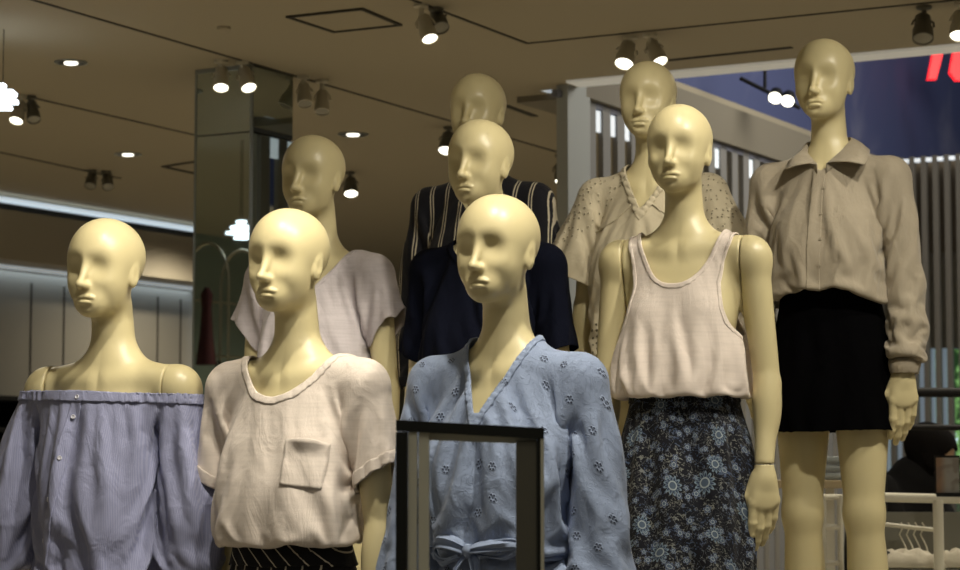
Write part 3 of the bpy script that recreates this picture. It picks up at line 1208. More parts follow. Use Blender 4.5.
M_RAIL = plain('pale_bronze_rail', (.35, .31, .23, 1), .3, metal=.6)
rk = empty('arched_clothes_rack', (*mirrored_pos(225, 300).xy, 0), 0, 'arched bronze clothes rack seen mirrored in the column', 'clothes rack')
def rp(px, py): return mirrored_pos(px, py) - rk.location
m = MB()
def arch(x0, x1, ytop, ybot):
    pts = []
    for i in range(15):
        t = math.pi * i / 14
        pts.append(rp((x0 + x1) / 2 - (x1 - x0) / 2 * math.cos(t), ytop + (x1 - x0) * .9 * (1 - math.sin(t))))
    a = Vector(pts[0]); b = Vector(pts[-1])
    return [Vector((a.x, a.y, 0))] + pts + [Vector((b.x, b.y, 0))]
for x0, x1, yt in ((186, 228, 243), (220, 262, 250)):
    MB().tube(arch(x0, x1, yt, 420), .009, 8).build('arch', M_RAIL, rk, smooth=True)
MB().tube([rp(190, 300), rp(258, 306)], .006, 8).build('cross_bar', M_RAIL, rk, smooth=True)
MB().tube([rp(190, 355), rp(258, 358)], .006, 8).build('cross_bar', M_RAIL, rk, smooth=True)

dr = mirrored_pos(206, 318)
o = MB().lathe([(.0, .17), (.02, .17), (.05, .13), (.04, .05), (.055, -.10), (.085, -.26), (.0, -.26)], Matrix.Translation(dr) @ Matrix.Diagonal((1, .6, 1, 1)), 20).build('hanging_dress', plain('dark_red_cloth', (.05, .008, .012, 1), .9), None, smooth=True)
tag(o, 'dark red dress hanging on the arched rack mirrored in the column', 'dress')
bgp = mirrored_pos(218, 385)
bg = empty('handbag', bgp, 0, 'small black handbag mirrored low in the column', 'handbag')
MB().box((0, 0, 0), (.09, .04, .10), None, .012).build('body', M_BLACK, bg)
MB().tube([(-.03, 0, .045), (-.02, 0, .13), (.02, 0, .13), (.03, 0, .045)], .005, 8).build('strap', M_BLACK, bg, smooth=True)

# ---------------------------------------------------------------- stepped display platforms
M_PLAT = plain('white_platform', (.45, .42, .35, 1), .5)
a_m1, d_m1 = loc2(at(106, 219, 4.90)); _, d6 = loc2(at(498, 195, 4.46))
rows_d = []
for (px, py, Y) in ((106, 219, 4.90), (498, 195, 4.46), (313.5, 136, 5.91), (679.5, 105, 5.40), (478, 74, 6.42), (824, 41, 5.89)):
    rows_d.append(loc2(at(px, py, Y)))
e1 = (max(rows_d[0][1], rows_d[1][1]) + min(rows_d[2][1], rows_d[3][1])) / 2
e2 = (max(rows_d[2][1], rows_d[3][1]) + min(rows_d[4][1], rows_d[5][1])) / 2
p_ = MB(); sbox(p_, -4.0, .3, 3.2, e1, 0, .234); tag(p_.build('display_platform', M_PLAT), 'low front white display platform under the front row', 'platform')
p_ = MB(); sbox(p_, -3.8, -.6 + 1.4, e1 + .002, e2, 0, .574); tag(p_.build('display_platform', M_PLAT), 'middle step of the white display platform', 'platform')
p_ = MB(); sbox(p_, -3.6, .3 + 1.4, e2 + .002, e2 + 1.5, 0, .834); tag(p_.build('display_platform', M_PLAT), 'highest rear step of the white display platform', 'platform')

# ---------------------------------------------------------------- right background: racks, table, person
M_RACK = M_BLACK
rb = empty('black_clothes_rail', at(930, 392, 8.8), 0, 'black double rail crossing in front of the windows at right', 'clothes rail')
def seg(root, pts, r, mat, name, Y):
    ps = [at(x, y, Y) - root.location for x, y in pts]
    return MB().tube(ps, r, 10).build(name, mat, root, smooth=True)
seg(rb, ((880, 392), (1000, 393)), .020, M_BLACK, 'rail', 8.8)
seg(rb, ((880, 427), (1000, 428)), .012, M_BLACK, 'rail', 8.8)
for px in (882, 990):
    a = at(px, 392, 8.8); MB().tube([a - rb.location, Vector((a.x, a.y, .01)) - rb.location], .015, 10).build('post', M_BLACK, rb, smooth=True)
o = empty('rail_clip', at(905, 422, 8.78), 0, 'small grey clip sitting on the lower black rail', 'clip')
MB().box((0, 0, 0), (.03, .02, .012), None, .003).tube([(0, 0, 0), (.0, 0, .03), (.01, 0, .035)], .003, 6).build('clip_body', M_EDGE, o)

# white table frame with clothes below
TY = 7.6
tb = empty('white_garment_frame', at(930, 500, TY), 0, 'white tubular garment frame at the lower right', 'garment frame')
seg(tb, ((874, 497), (1000, 500)), .017, M_WHITE, 'top_bar', TY)
seg(tb, ((872, 523), (935, 530)), .008, M_WHITE, 'hanging_bar', TY + .2)
for px, Y in ((938, TY - .05), (878, TY + .25)):
    a = at(px, 500, Y); MB().tube([a - tb.location, Vector((a.x, a.y, .01)) - tb.location], .018 if px > 900 else .010, 12).build('leg', M_WHITE, tb, smooth=True)
m = MB(); a = at(880, 505, TY + .3) - tb.location; b = at(1000, 505, TY + .3) - tb.location
m.box((a + b) / 2 - Vector((0, 0, .30)), (b.x - a.x, .01, .55)); m.build('side_panel', plain('grey_board', (.17, .17, .15, 1), .6), tb)
for i, px in enumerate((901, 908, 915, 922)):
    hg = empty('coat_hanger', at(px, 526, TY + .2), 0, 'pale coat hanger on the bar of the white garment frame', 'hanger', 'hangers on the white garment frame')
    MB().tube([(0, 0, .012), (.008, 0, .0), (-.006, .0, -.03), (.01, -.02, -.07), (.018, -.03, -.11)], .0028, 6).build('hook', M_WHITE, hg, smooth=True)
    MB().tube([(-.02, .10, -.15), (.01, -.03, -.11), (.03, -.14, -.155)], .005, 6).build('arms', M_WHITE, hg, smooth=True)


def folded(p, w, d, h, n, mat, label, group):
    for i in range(n):
        z = h * i
        m = MB()
        m.box((0, 0, h / 2), (w, d, h * .92), None, h * .38)
        o_ = m.build('folded_garment', mat, None, smooth=True)
        o_.location = p + Vector((.004 * math.sin(i * 2.3), 0, z)); o_.rotation_euler = (0, 0, .05 * math.sin(i * 1.7))
        places = ('lowest', 'second', 'third', 'topmost')
        tag(o_, '%s, %s of its pile' % (label, places[i if i < n - 1 else 3]), 'folded clothes', group)


M_DENIM = plain('pale_blue_folded_cloth', (.23, .26, .28, 1), .85, bump=(60, .002))
M_DARKC = plain('dark_cloth', (.02, .02, .022, 1), .9)
M_CREAMC = plain('cream_cloth', (.45, .42, .35, 1), .85, bump=(40, .003))
M_WOOD = plain('pale_wood', (.36, .29, .18, 1), .5)
st = empty('display_shelf', at(790, 484, 8.4), 0, 'pale wooden display shelf behind the mannequin legs', 'shelf')
a = at(738, 484, 8.4) - st.location; b = at(840, 484, 8.4) - st.location
MB().box(((a + b) / 2), (b.x - a.x, .34, .03), None, .003).build('board', M_WOOD, st)
for x in (a.x + .04, b.x - .04):
    z0 = -st.location.z
    MB().box((x, 0, (z0 - .015) / 2), (.03, .03, -z0 - .015)).build('leg', M_WHITE, st)
for px, lab in ((754, 'pale blue folded garment left of the mannequin leg'), (824, 'pale blue folded garment between the mannequin legs')):
    folded(at(px, 480, 8.4), .13, .2, .030, 4 if px < 800 else 3, M_DENIM, lab, 'folded clothes on the display shelf')
# white ladder frame between the legs
ld = empty('white_ladder_frame', at(829, 520, 8.0), 0, 'white ladder-like frame seen between the mannequin legs', 'frame')
for px in (823, 840):
    a = at(px, 495, 8.0); MB().tube([a - ld.location, Vector((a.x, a.y, .01)) - ld.location], .011, 8).build('post', M_WHITE, ld, smooth=True)
for py in (497, 527, 563):
    MB().tube([at(823, py, 8.0) - ld.location, at(842, py, 8.0) - ld.location], .010, 8).build('rung', M_WHITE, ld, smooth=True)
cs = [((910, 560), .14, M_CREAMC, 'cream garment lying below the white garment frame'), ((962, 560), .12, M_CREAMC, 'cream garment at the bottom right corner'),
      ((880, 560), .07, M_DARKC, 'dark garment bunched below the white garment frame')]
for (px, py), w_, mt, lab in cs:
    p = at(px, py, TY + .1)
    m = MB(); n = 16; rows = []
    for i in range(n + 1):
        r_ = []
        for j in range(n + 1):
            u, v = i / n - .5, j / n - .5
            e = max(0, 1 - (2 * max(abs(u), abs(v))) ** 4)
            hh = .05 * e * (1 + .5 * mnoise.noise(Vector((u * 5, v * 5, px)))) 
            r_.append(m.bm.verts.new(p + Vector((u * w_ * 1.6, v * w_ * 1.2, hh - .02))))
        rows.append(r_)
    for i in range(n):
        for j in range(n): m.bm.faces.new((rows[i][j], rows[i + 1][j], rows[i + 1][j + 1], rows[i][j + 1]))
    o_ = m.build('garment_pile', mt, None, smooth=True)
    mm = o_.modifiers.new('thickness', 'SOLIDIFY'); mm.thickness = .015
    tag(o_, lab, 'clothes')
a = at(870, 567, TY + .1) - tb.location; b = at(1010, 567, TY + .1) - tb.location
MB().box((a + b) / 2 - Vector((0, 0, .02)), (b.x - a.x, .5, .025), None, .004).build('lower_shelf', M_WHITE, tb)

# small picture stand
ps = empty('picture_stand', at(948, 497, TY), 0, 'small framed picture stand on the white bar at the right edge', 'picture stand')
k = NT('blurred_portrait')
tc = k.n('ShaderNodeTexCoord')
nz = k.n('ShaderNodeTexNoise', i_Vector=tc.outputs['Object'], i_Scale=22.0, i_Detail=1.0)
sx = k.n('ShaderNodeSeparateXYZ', i_Vector=tc.outputs['Object'])
c1 = k.mix(k.step(sx.outputs[0], .0, -.03), (.24, .235, .225, 1), (.20, .12, .075, 1))
c1 = k.mix(k.math('MULTIPLY', k.step(nz.outputs[0], .5, .62), .6), c1, (.12, .09, .08, 1))
k.set(k.b.inputs['Base Color'], c1)
MB().box((0, 0, .075), (.078, .006, .120)).build('picture', k.m, ps)
f = MB(); f.box((0, .004, .075), (.086, .006, .135)); f.box((0, .0, .008), (.086, .03, .014)); f.tube([(0, 0, .0), (0, 0, -.012)], .006, 8)
f.build('frame', M_BLACK, ps)

# shopper in black bending over a rail


def shopper():
    Y = 9.4
    g0 = at(885, 480, Y)
    # sizes in metres about the hips; leaning forward to the right
    def F(P):
        x, y, z = P
        hip = (-.04, 0, .93)
        d = cone(P, hip, (.02, -.02, 1.20), .175, .17)
        d = smin(d, cone(P, (.02, -.02, 1.20), (.12, -.05, 1.38), .165, .12), .08)
        d = smin(d, cone(P, (.12, -.05, 1.38), (.185, -.08, 1.47), .065, .05), .05)
        # arms reaching down to the rail
        d = smin(d, cone(P, (-.04, -.16, 1.36), (.02, -.26, 1.12), .062, .048), .03)
        d = smin(d, cone(P, (.02, -.26, 1.12), (.20, -.32, 1.10), .047, .036), .03)
        d = smin(d, cone(P, (.20, .06, 1.34), (.30, -.08, 1.12), .06, .047), .03)
        d = smin(d, cone(P, (.30, -.08, 1.12), (.36, -.26, 1.10), .046, .036), .03)
        for lx in (-.13, .05):
            d = smin(d, cone(P, (lx, 0, .90), (lx, -.03, .48), .095, .062), .03)
            d = smin(d, cone(P, (lx, -.03, .48), (lx, .03, .09), .060, .042), .02)
            d = smin(d, cone(P, (lx, .03, .05), (lx, -.14, .04), .042, .034), .02)
        return np.maximum(d, .004 - z)
    xs = np.array(lin(-.3, .5, .014)); ys = np.array(lin(-.42, .3, .014)); zs = np.array(lin(-.03, 1.65, .014))
    V, Q = nets(F, xs, ys, zs, 1)
    root = empty('person', (g0.x, Y, 0), 0, 'person in a dark coat bending over behind the white garment frame', 'person')
    hc = (.175, -.09, 1.50)

    def hd(P):
        x, y, z = (P[0] - hc[0]), (P[1] - hc[1]), (P[2] - hc[2])
        c_, s_ = math.cos(-.45), math.sin(-.45)
        x, z = c_ * x + s_ * z, -s_ * x + c_ * z          # bowed forward
        return f_head((y, -x + HC[1], z + HC[2])), x, z
    g3 = (np.array(lin(.0, .36, .006)), np.array(lin(-.24, .06, .006)), np.array(lin(1.34, 1.66, .006)))
    V2, Q2 = nets(lambda P: np.minimum(hd(P)[0], cone(P, (.12, -.06, 1.40), (.165, -.085, 1.47), .045, .045)), *g3, 1)

    def hair(P):
        d_, x, z = hd(P)
        return np.maximum(d_ - .014, np.minimum(x - .035 - .5 * np.maximum(z, 0), .06 - z + 0 * x) * 1.0)
    b = mesh_obj('body', V2, Q2, plain('face_skin', (.42, .28, .18, 1), .6), root)
    coat = mesh_obj('coat_and_trousers', V, Q, plain('black_coat', (.006, .006, .007, 1), .95, spec=.1), root)
    Vh, Qh = nets(hair, *g3, 1)
    mesh_obj('hair', Vh, Qh, plain('black_hair', (.004, .0035, .0035, 1), .95, spec=.05), root)
    # hands
    for (hx, hy, hz) in ((.20, -.32, 1.10), (.36, -.26, 1.10)):
        hb = mesh_obj('hand', HAND[0], HAND[1], b.data.materials[0], root)
        hb.location = (hx, hy, hz); hb.rotation_euler = (math.radians(60), 0, math.radians(-40)); hb.scale = (.85, .85, .85)
    root.scale = (1, 1, 1.03)
    return root


shopper()

# yellow garment and chrome rail low at the left edge
yl = empty('chrome_rail', at(-6, 490, 6.2), 0, 'chrome rail with knobs low at the left edge', 'clothes rail')
for py in (489, 553):
    MB().tube([at(-40, py, 6.2) - yl.location, at(11, py, 6.2) - yl.location], .010, 12).lathe([(0, .014), (.013, .010), (.014, 0), (.013, -.010), (0, -.014)], Matrix.Translation(at(12, py, 6.2) - yl.location), 12).build('rail', plain('chrome', (.6, .6, .58, 1), .2, metal=1), yl, smooth=True)
a = at(-30, 480, 6.2)
MB().tube([Vector((a.x, a.y, a.z)) - yl.location, Vector((a.x, a.y, .01)) - yl.location], .012, 12).build('post', M_BLACK, yl, smooth=True)
p = at(-12, 525, 6.35)
m = MB(); n = 14; rows = []
for i in range(n + 1):
    rows.append([m.bm.verts.new(p + Vector((.09 * (i / n - .5) * 1.3, .02 * math.sin(i * 1.9 + j * .2), .09 - .24 * j / 10))) for j in range(11)])
for i in range(n):
    for j in range(10): m.bm.faces.new((rows[i][j], rows[i + 1][j], rows[i + 1][j + 1], rows[i][j + 1]))
o_ = m.build('yellow_garment', plain('yellow_cloth', (.62, .45, .03, 1), .8), None, smooth=True)
mm = o_.modifiers.new('thickness', 'SOLIDIFY'); mm.thickness = .006
tag(o_, 'bright yellow garment hanging at the bottom left edge', 'garment')

# ---------------------------------------------------------------- framed stand in front of the eyelet dress
GY = 3.3
gt = empty('metal_frame_stand', (*at(470, 500, GY).xy, 0), 0, 'dark metal frame stand with aluminium posts in front of the blue eyelet dress', 'frame stand')
M_DKM = plain('dark_anodised_metal', (.018, .019, .016, 1), .35, metal=.5)
M_ALU = plain('aluminium', (.62, .61, .50, 1), .45)
M_DKM2 = plain('dark_bronze_metal', (.11, .105, .08, 1), .45, metal=.1)


def gx(px, Y=GY): return at(px, 500, Y).x - gt.location.x


def gz(py, Y=GY): return at(470, py, Y).z


def gbox(name, x0, x1, z0, z1, y0, y1, mat):
    MB().box(((x0 + x1) / 2, (y0 + y1) / 2, (z0 + z1) / 2), (x1 - x0, y1 - y0, z1 - z0), None, .0012).build(name, mat, gt)


zt = gz(421)
MB().prism([(gx(396), -.012, gz(431)), (gx(544), -.012, gz(439)), (gx(544), -.012, gz(428)), (gx(396), -.012, gz(420))], (0, .024, 0)).build('top_rail', M_DKM, gt)
MB().prism([(gx(428), .013, gz(440)), (gx(537), .013, gz(444)), (gx(537), .013, gz(436)), (gx(428), .013, gz(430))], (0, .012, 0)).build('rear_rail', M_ALU, gt)
gbox('left_post', gx(396), gx(407.5), .03, gz(432), -.012, .012, M_DKM)
gbox('left_inner_post', gx(408), gx(417), .03, gz(432), -.006, .02, M_ALU)
gbox('left_inner_post', gx(418.5), gx(429), .03, gz(432), -.002, .024, M_ALU)
gbox('right_post', gx(516), gx(537), .03, gz(441), .0, .012, M_DKM2)
gbox('right_outer_post', gx(540.5), gx(544), .03, gz(438), -.010, .012, M_ALU)
gbox('right_groove', gx(537), gx(540.5), .03, gz(438), -.004, .008, M_DKM)
gbox('base_plate', gx(380), gx(560), 0, .03, -.16, .16, M_DKM)

# unseen fill lights added to brighten the bay
area('bay_side_fill', wor(pa + 2.6, 11.5, 4.6), wor(pa, 12.0, 2.0), 110, 2, 2, (1, .95, .85))
area('bay_wall_fill', wor(pa + 2.2, 13.5, 7.5), wor(pa + 2.0, 16.3, 4.2), 45, 3, 1, (.85, .9, 1))


# ------------------------------------------------------------------ garments
def sstep(t):
    t = np.clip(t, 0, 1)
    return t * t * (3 - 2 * t)


def neck(P, front, back, w, top, p=2.0):
    """positive above the neckline"""
    m = sstep((.03 - P[1]) / .07)
    low = back + (front - back) * m
    return P[2] - (low + (np.abs(P[0]) / w) ** p * (top - low))


def fdist(fn, V):
    e = 1e-3
    P = [V[:, 0], V[:, 1], V[:, 2]]
    f0 = fn(P)
    g = 0
    for a in range(3):
        Q = list(P); Q[a] = Q[a] + e
        g = g + ((fn(Q) - f0) / e) ** 2
    return f0 / np.sqrt(g + 1e-6)


def along(P, a, b):
    """signed distance past b along the line a-b (for both arms)"""
    a = np.array(a, float); b = np.array(b, float); d = (b - a) / np.linalg.norm(b - a)
    return (np.abs(P[0]) - b[0]) * d[0] + (P[1] - b[1]) * d[1] + (P[2] - b[2]) * d[2]


PIV = np.array([.158, .010, 1.440])          # shoulder joint
THE = math.radians(52)                        # sleeves are cut out spread, then brought down with the arm


def turn(P, ang):
    """rotate about the shoulder joint, mirrored for -x; ang > 0 lifts"""
    x = np.abs(P[0]) - PIV[0]; z = P[2] - PIV[2]
    c, s_ = np.cos(ang), np.sin(ang)
    return (PIV[0] + c * x - s_ * z, P[1], PIV[2] + s_ * x + c * z)


def spread(body, slv, k=.03, off=.007, tor_k=.02):
    """garment field with the sleeves lifted; returns field and a function giving the sleeve weight"""
    def S(P):
        Q = turn(P, -THE)
        return np.minimum(sleeve(Q, slv), f_arm(Q) - off)

    def B(P): return smin(smax(body(P), P[2] - 1.465, .05), f_torso(P) - off, tor_k)

    def F(P): return smin(B(P), S(P), k)

    def wt(V):
        P = (V[:, 0], V[:, 1], V[:, 2])
        return sstep((np.abs(V[:, 0]) - .128) / .06) * sstep((B(P) - S(P) + .02) / .04)
    return F, wt


class Garment:
    def lower(s, wt):
        """bring the spread sleeves down along the arms"""
        w = wt(s.ref)
        P = turn((s.ref[:, 0], s.ref[:, 1], s.ref[:, 2]), -THE * w)
        s.V = np.stack([np.where(w > 0, P[0], np.abs(s.ref[:, 0])) * np.sign(s.ref[:, 0]), s.ref[:, 1], P[2]], 1)
        s.shape = s.ref
        s.hang = s.V.copy()
        s.w = w
        return s

    def __init__(s, F, z0, z1, cuts, h=.0085, w=.36, dep=.24):
        """cuts: {name: function}, the cloth is kept where every function is negative"""
        s.shape = None
        xs = np.array(lin(-w, w + h, h)); ys = np.array(lin(-dep, dep, h)); zs = np.array(lin(z0 - .03, z1 + .03, h))
        V, Q = nets(F, xs, ys, zs, 1)
        T = tris(Q)
        for fn in cuts.values():
            V, T, _ = cut(V, T, fdist(fn, V))
        s.ref, s.T, s.cuts = V, T, cuts
        s.V = V
        s.hang = V
        s.w = np.zeros(len(V))

    def dist(s, name): return fdist(s.cuts[name], s.ref)

    def edge(s, name, d=.005): return s.dist(name) > -d

    def drape(s, pins=(), **kw):
        """pins: (cut name, width) pairs held in place"""
        pin = np.zeros(len(s.V), bool)
        for nme, d in pins: pin |= s.dist(nme) > -d
        s.pin = pin
        s.V = drape(s.V, s.T, kw.pop('grid', GRID), pin=pin, shape=s.shape, **kw)
        return s

    def obj(s, name, mat, parent, **kw):
        s.settle()
        return cloth_obj(name, s.V, s.T, mat, parent, rest=s.rst, **kw)

    def settle(s):
        """pattern coordinates: the first shape, carried by the smoothed movement of the cloth"""
        T = s.T
        U = np.unique(np.sort(np.concatenate([T[:, [0, 1]], T[:, [1, 2]], T[:, [2, 0]]]), 1), axis=0)
        n = len(s.V)
        d = s.V - s.hang
        deg = np.bincount(U.ravel(), minlength=n)[:, None] + 1.0
        for _ in range(30):
            d = (d + np.stack([np.bincount(U[:, 0], d[U[:, 1], a], n) + np.bincount(U[:, 1], d[U[:, 0], a], n) for a in range(3)], 1)) / deg
        s.rst = s.V - d

    def band(s, name, d, width, mat, parent, off=.0012, thick=.003, inside=None, sub=1):
        """a strip of the cloth of the given width along a cut; d: per-vertex distance (negative inside)"""
        N = vnormals(s.V, s.T)
        g = -(d + width)
        V, T, (N2, R2) = cut(s.V, s.T, g, [N, s.rst])
        if inside is not None:
            V, T, (N2, R2) = cut(V, T, inside(R2), [N2, R2])
        return cloth_obj(name, V + N2 * off, T, mat, parent, thick=thick, sub=sub, rest=R2)

    def surf(s, x, z, front=True, off=.0):
        """point and normal of the cloth seen from the front at local (x, z)"""
        N = vnormals(s.V, s.T)
        m = ((N[:, 1] < -.25) & (s.V[:, 1] < -.02) & (s.w < .3)) if front else (N[:, 1] > .1)
        idx = np.nonzero(m)[0]
        d = (s.V[idx, 0] - x) ** 2 + (s.V[idx, 2] - z) ** 2
        o_ = np.argsort(d)[:14]
        k = idx[o_]
        wt_ = (1 / (d[o_] + 4e-5))[:, None]
        n = (N[k] * wt_).sum(0); n /= np.linalg.norm(n)
        p = np.array([x, (s.V[k, 1:2] * wt_).sum() / wt_.sum(), z])
        return Vector(p + n * off), Vector(n)


def sleeve(P, pts):
    """smooth tube along (x, y, z, r) rows on both sides"""
    Q = (np.abs(P[0]), P[1], P[2])
    d = None
    for a, b in zip(pts, pts[1:]):
        c = cone(Q, a[:3], b[:3], a[3], b[3])
        d = c if d is None else smin(d, c, .02)
    return d


def near_arm(V): return np.abs(V[:, 0]) > .155


# ------------------------------------------------------------------ materials of the figures and clothes
def mannequin_mat():
    k = NT('cream_mannequin_lacquer')
    tc = k.n('ShaderNodeTexCoord')
    nz = k.n('ShaderNodeTexNoise', i_Vector=tc.outputs['Object'], i_Scale=6.0, i_Detail=2.0)
    c = k.mix(nz.outputs[0], (.61, .53, .30, 1), (.67, .585, .345, 1))
    k.set(k.b.inputs['Base Color'], c)
    k.b.inputs['Roughness'].default_value = .37
    k.b.inputs['Specular IOR Level'].default_value = .5
    k.b.inputs['Subsurface Weight'].default_value = .0
    return k.m


SKIN = mannequin_mat()
WHITE_JERSEY = cloth_mat('white_slub_jersey', (.70, .62, .56, 1), slub=.10, wrinkle=10, wrd=.006).m
TANK_JERSEY = cloth_mat('white_tank_jersey', (.74, .65, .59, 1), slub=.08, wrinkle=9, wrd=.005).m
LILAC_JERSEY = cloth_mat('pale_lilac_jersey', (.55, .50, .52, 1), slub=.10, wrinkle=10, wrd=.005).m
BLACK_JERSEY = cloth_mat('navy_black_jersey', (.0035, .0045, .011, 1), wrinkle=9, wrd=.006, rough=.95, sheen=.0).m
BLACK_CREPE = cloth_mat('black_crepe', (.0015, .0015, .002, 1), wrinkle=9, wrd=.004, rough=.95, sheen=0).m
SHIRT = cloth_mat('beige_shirt_voile', (.36, .31, .235, 1), wrinkle=11, wrd=.006, rough=.7).m
BLACK_CREPE.node_tree.nodes['Principled BSDF'].inputs['Specular IOR Level'].default_value = .04
BLACK_JERSEY.node_tree.nodes['Principled BSDF'].inputs['Specular IOR Level'].default_value = .08
BUTTON = plain('pale_shell_button', (.55, .55, .62, 1), .3)


def blue_stripe():
    k = cloth_mat('fine_striped_blue_cotton', (.20, .235, .40, 1), wrinkle=13, wrd=.007, rough=.72, sheen=.1)
    at_ = k.n('ShaderNodeAttribute', attribute_name='rest')
    sx = k.n('ShaderNodeSeparateXYZ', i_Vector=at_.outputs['Vector'])
    s = k.math('SINE', k.math('MULTIPLY', sx.outputs[0], 1900.0))
    f = k.step(s, -.4, .4)
    k.set(k.b.inputs['Base Color'], k.mix(f, (.245, .26, .415, 1), (.30, .315, .465, 1)))
    return k.m


def line_mask(k, coord, period, offs, half):
    """1 on thin lines at the given offsets of every period"""
    m = k.math('MODULO', k.math('ADD', coord, 10 * period), period)
    r = None
    for o in offs:
        d = k.math('ABSOLUTE', k.math('SUBTRACT', m, o))
        v = k.math('LESS_THAN', d, half)
        r = v if r is None else k.math('MAXIMUM', r, v)
    return r


def striped(name, base, line, period, offs, half, axis='x', slope=0.0):
    k = cloth_mat(name, base, wrinkle=9, wrd=.005, rough=.85, sheen=.05)
    at_ = k.n('ShaderNodeAttribute', attribute_name='rest')
    sx = k.n('ShaderNodeSeparateXYZ', i_Vector=at_.outputs['Vector'])
    c = sx.outputs[0]
    if axis == 'round':       # lines run down a round form
        ang = k.math('ARCTAN2', sx.outputs[0], k.math('MULTIPLY', sx.outputs[1], -1.0))
        c = k.math('MULTIPLY', ang, .16)
    if slope:
        c = k.math('ADD', c, k.math('MULTIPLY', sx.outputs[2], slope))
    f = line_mask(k, c, period, offs, half)
    k.set(k.b.inputs['Base Color'], k.mix(f, base, line))
    return k.m


def eyelet(name, base, scale, hole=(.02, .022, .03, 1), small=0.0, rr=.30, limit=None, thread=None):
    """cotton with cut-out flowers: six holes around a middle one, and stitched sprigs"""
    k = cloth_mat(name, base, wrinkle=12, wrd=.006, rough=.8, sheen=.1)
    at_ = k.n('ShaderNodeAttribute', attribute_name='rest')
    sx = k.n('ShaderNodeSeparateXYZ', i_Vector=at_.outputs['Vector'])
    ang = k.math('MULTIPLY', sx.outputs[1], .75)
    uv = k.n('ShaderNodeCombineXYZ', i_0=k.math('ADD', sx.outputs[0], k.math('MULTIPLY', sx.outputs[1], .35)), i_1=k.math('ADD', sx.outputs[2], ang), i_2=0.0)
    v = k.n('ShaderNodeTexVoronoi', voronoi_dimensions='2D', i_Vector=uv.outputs[0], i_Scale=scale, i_Randomness=.55)
    sc_ = k.n('ShaderNodeVectorMath', operation='SCALE', i_0=uv.outputs[0])
    sc_.inputs['Scale'].default_value = scale
    p = k.n('ShaderNodeVectorMath', operation='SUBTRACT', i_0=uv.outputs[0], i_1=v.outputs['Position'])
    s2 = k.n('ShaderNodeSeparateXYZ', i_Vector=p.outputs[0])
    x, y = s2.outputs[0], s2.outputs[1]
    r = k.math('SQRT', k.math('ADD', k.math('MULTIPLY', x, x), k.math('MULTIPLY', y, y)))
    th = k.math('ARCTAN2', y, x)
    w = math.pi / 3
    tm = k.math('SUBTRACT', k.math('MODULO', k.math('ADD', th, 4 * math.pi + w / 2), w), w / 2)
    R0 = .0062
    hx = k.math('SUBTRACT', k.math('MULTIPLY', r, k.math('COSINE', tm)), R0)
    hy = k.math('MULTIPLY', r, k.math('SINE', tm))
    dd = k.math('SQRT', k.math('ADD', k.math('MULTIPLY', hx, hx), k.math('MULTIPLY', hy, hy)))
    h = k.math('MAXIMUM', k.math('LESS_THAN', dd, .0020), k.math('LESS_THAN', r, .0016))
    rim = k.math('MAXIMUM', k.step(dd, .0040, .0024), 0.0)
    if limit:
        h = k.math('MULTIPLY', h, limit(k, sx)); rim = k.math('MULTIPLY', rim, limit(k, sx))
    mz = k.n('ShaderNodeTexNoise', i_Vector=uv.outputs[0], i_Scale=34.0, i_Detail=1.0, i_Distortion=2.5)
    sprig = k.step(k.math('ABSOLUTE', k.math('SUBTRACT', mz.outputs[0], .5)), .022, .006)
    c = k.mix(k.math('MULTIPLY', rim, .35), base, (min(base[0] * 1.35, 1), min(base[1] * 1.35, 1), min(base[2] * 1.3, 1), 1))
    c = k.mix(h, c, hole)
    k.set(k.b.inputs['Base Color'], c)
    n1 = k.n('ShaderNodeTexNoise', i_Vector=at_.outputs['Vector'], i_Scale=700.0)
    n2 = k.n('ShaderNodeTexNoise', i_Vector=at_.outputs['Vector'], i_Scale=13.0, i_Detail=3.0, i_Distortion=1.2)
    hh = k.math('ADD', k.math('MULTIPLY', n1.outputs[0], .0005), k.math('MULTIPLY', n2.outputs[0], .006))
    hh = k.math('ADD', hh, k.math('MULTIPLY', sprig, .0008))
    hh = k.math('ADD', hh, k.math('MULTIPLY', k.math('SUBTRACT', rim, h), .0016))
    k.bump(hh, 1.0)
    return k.m


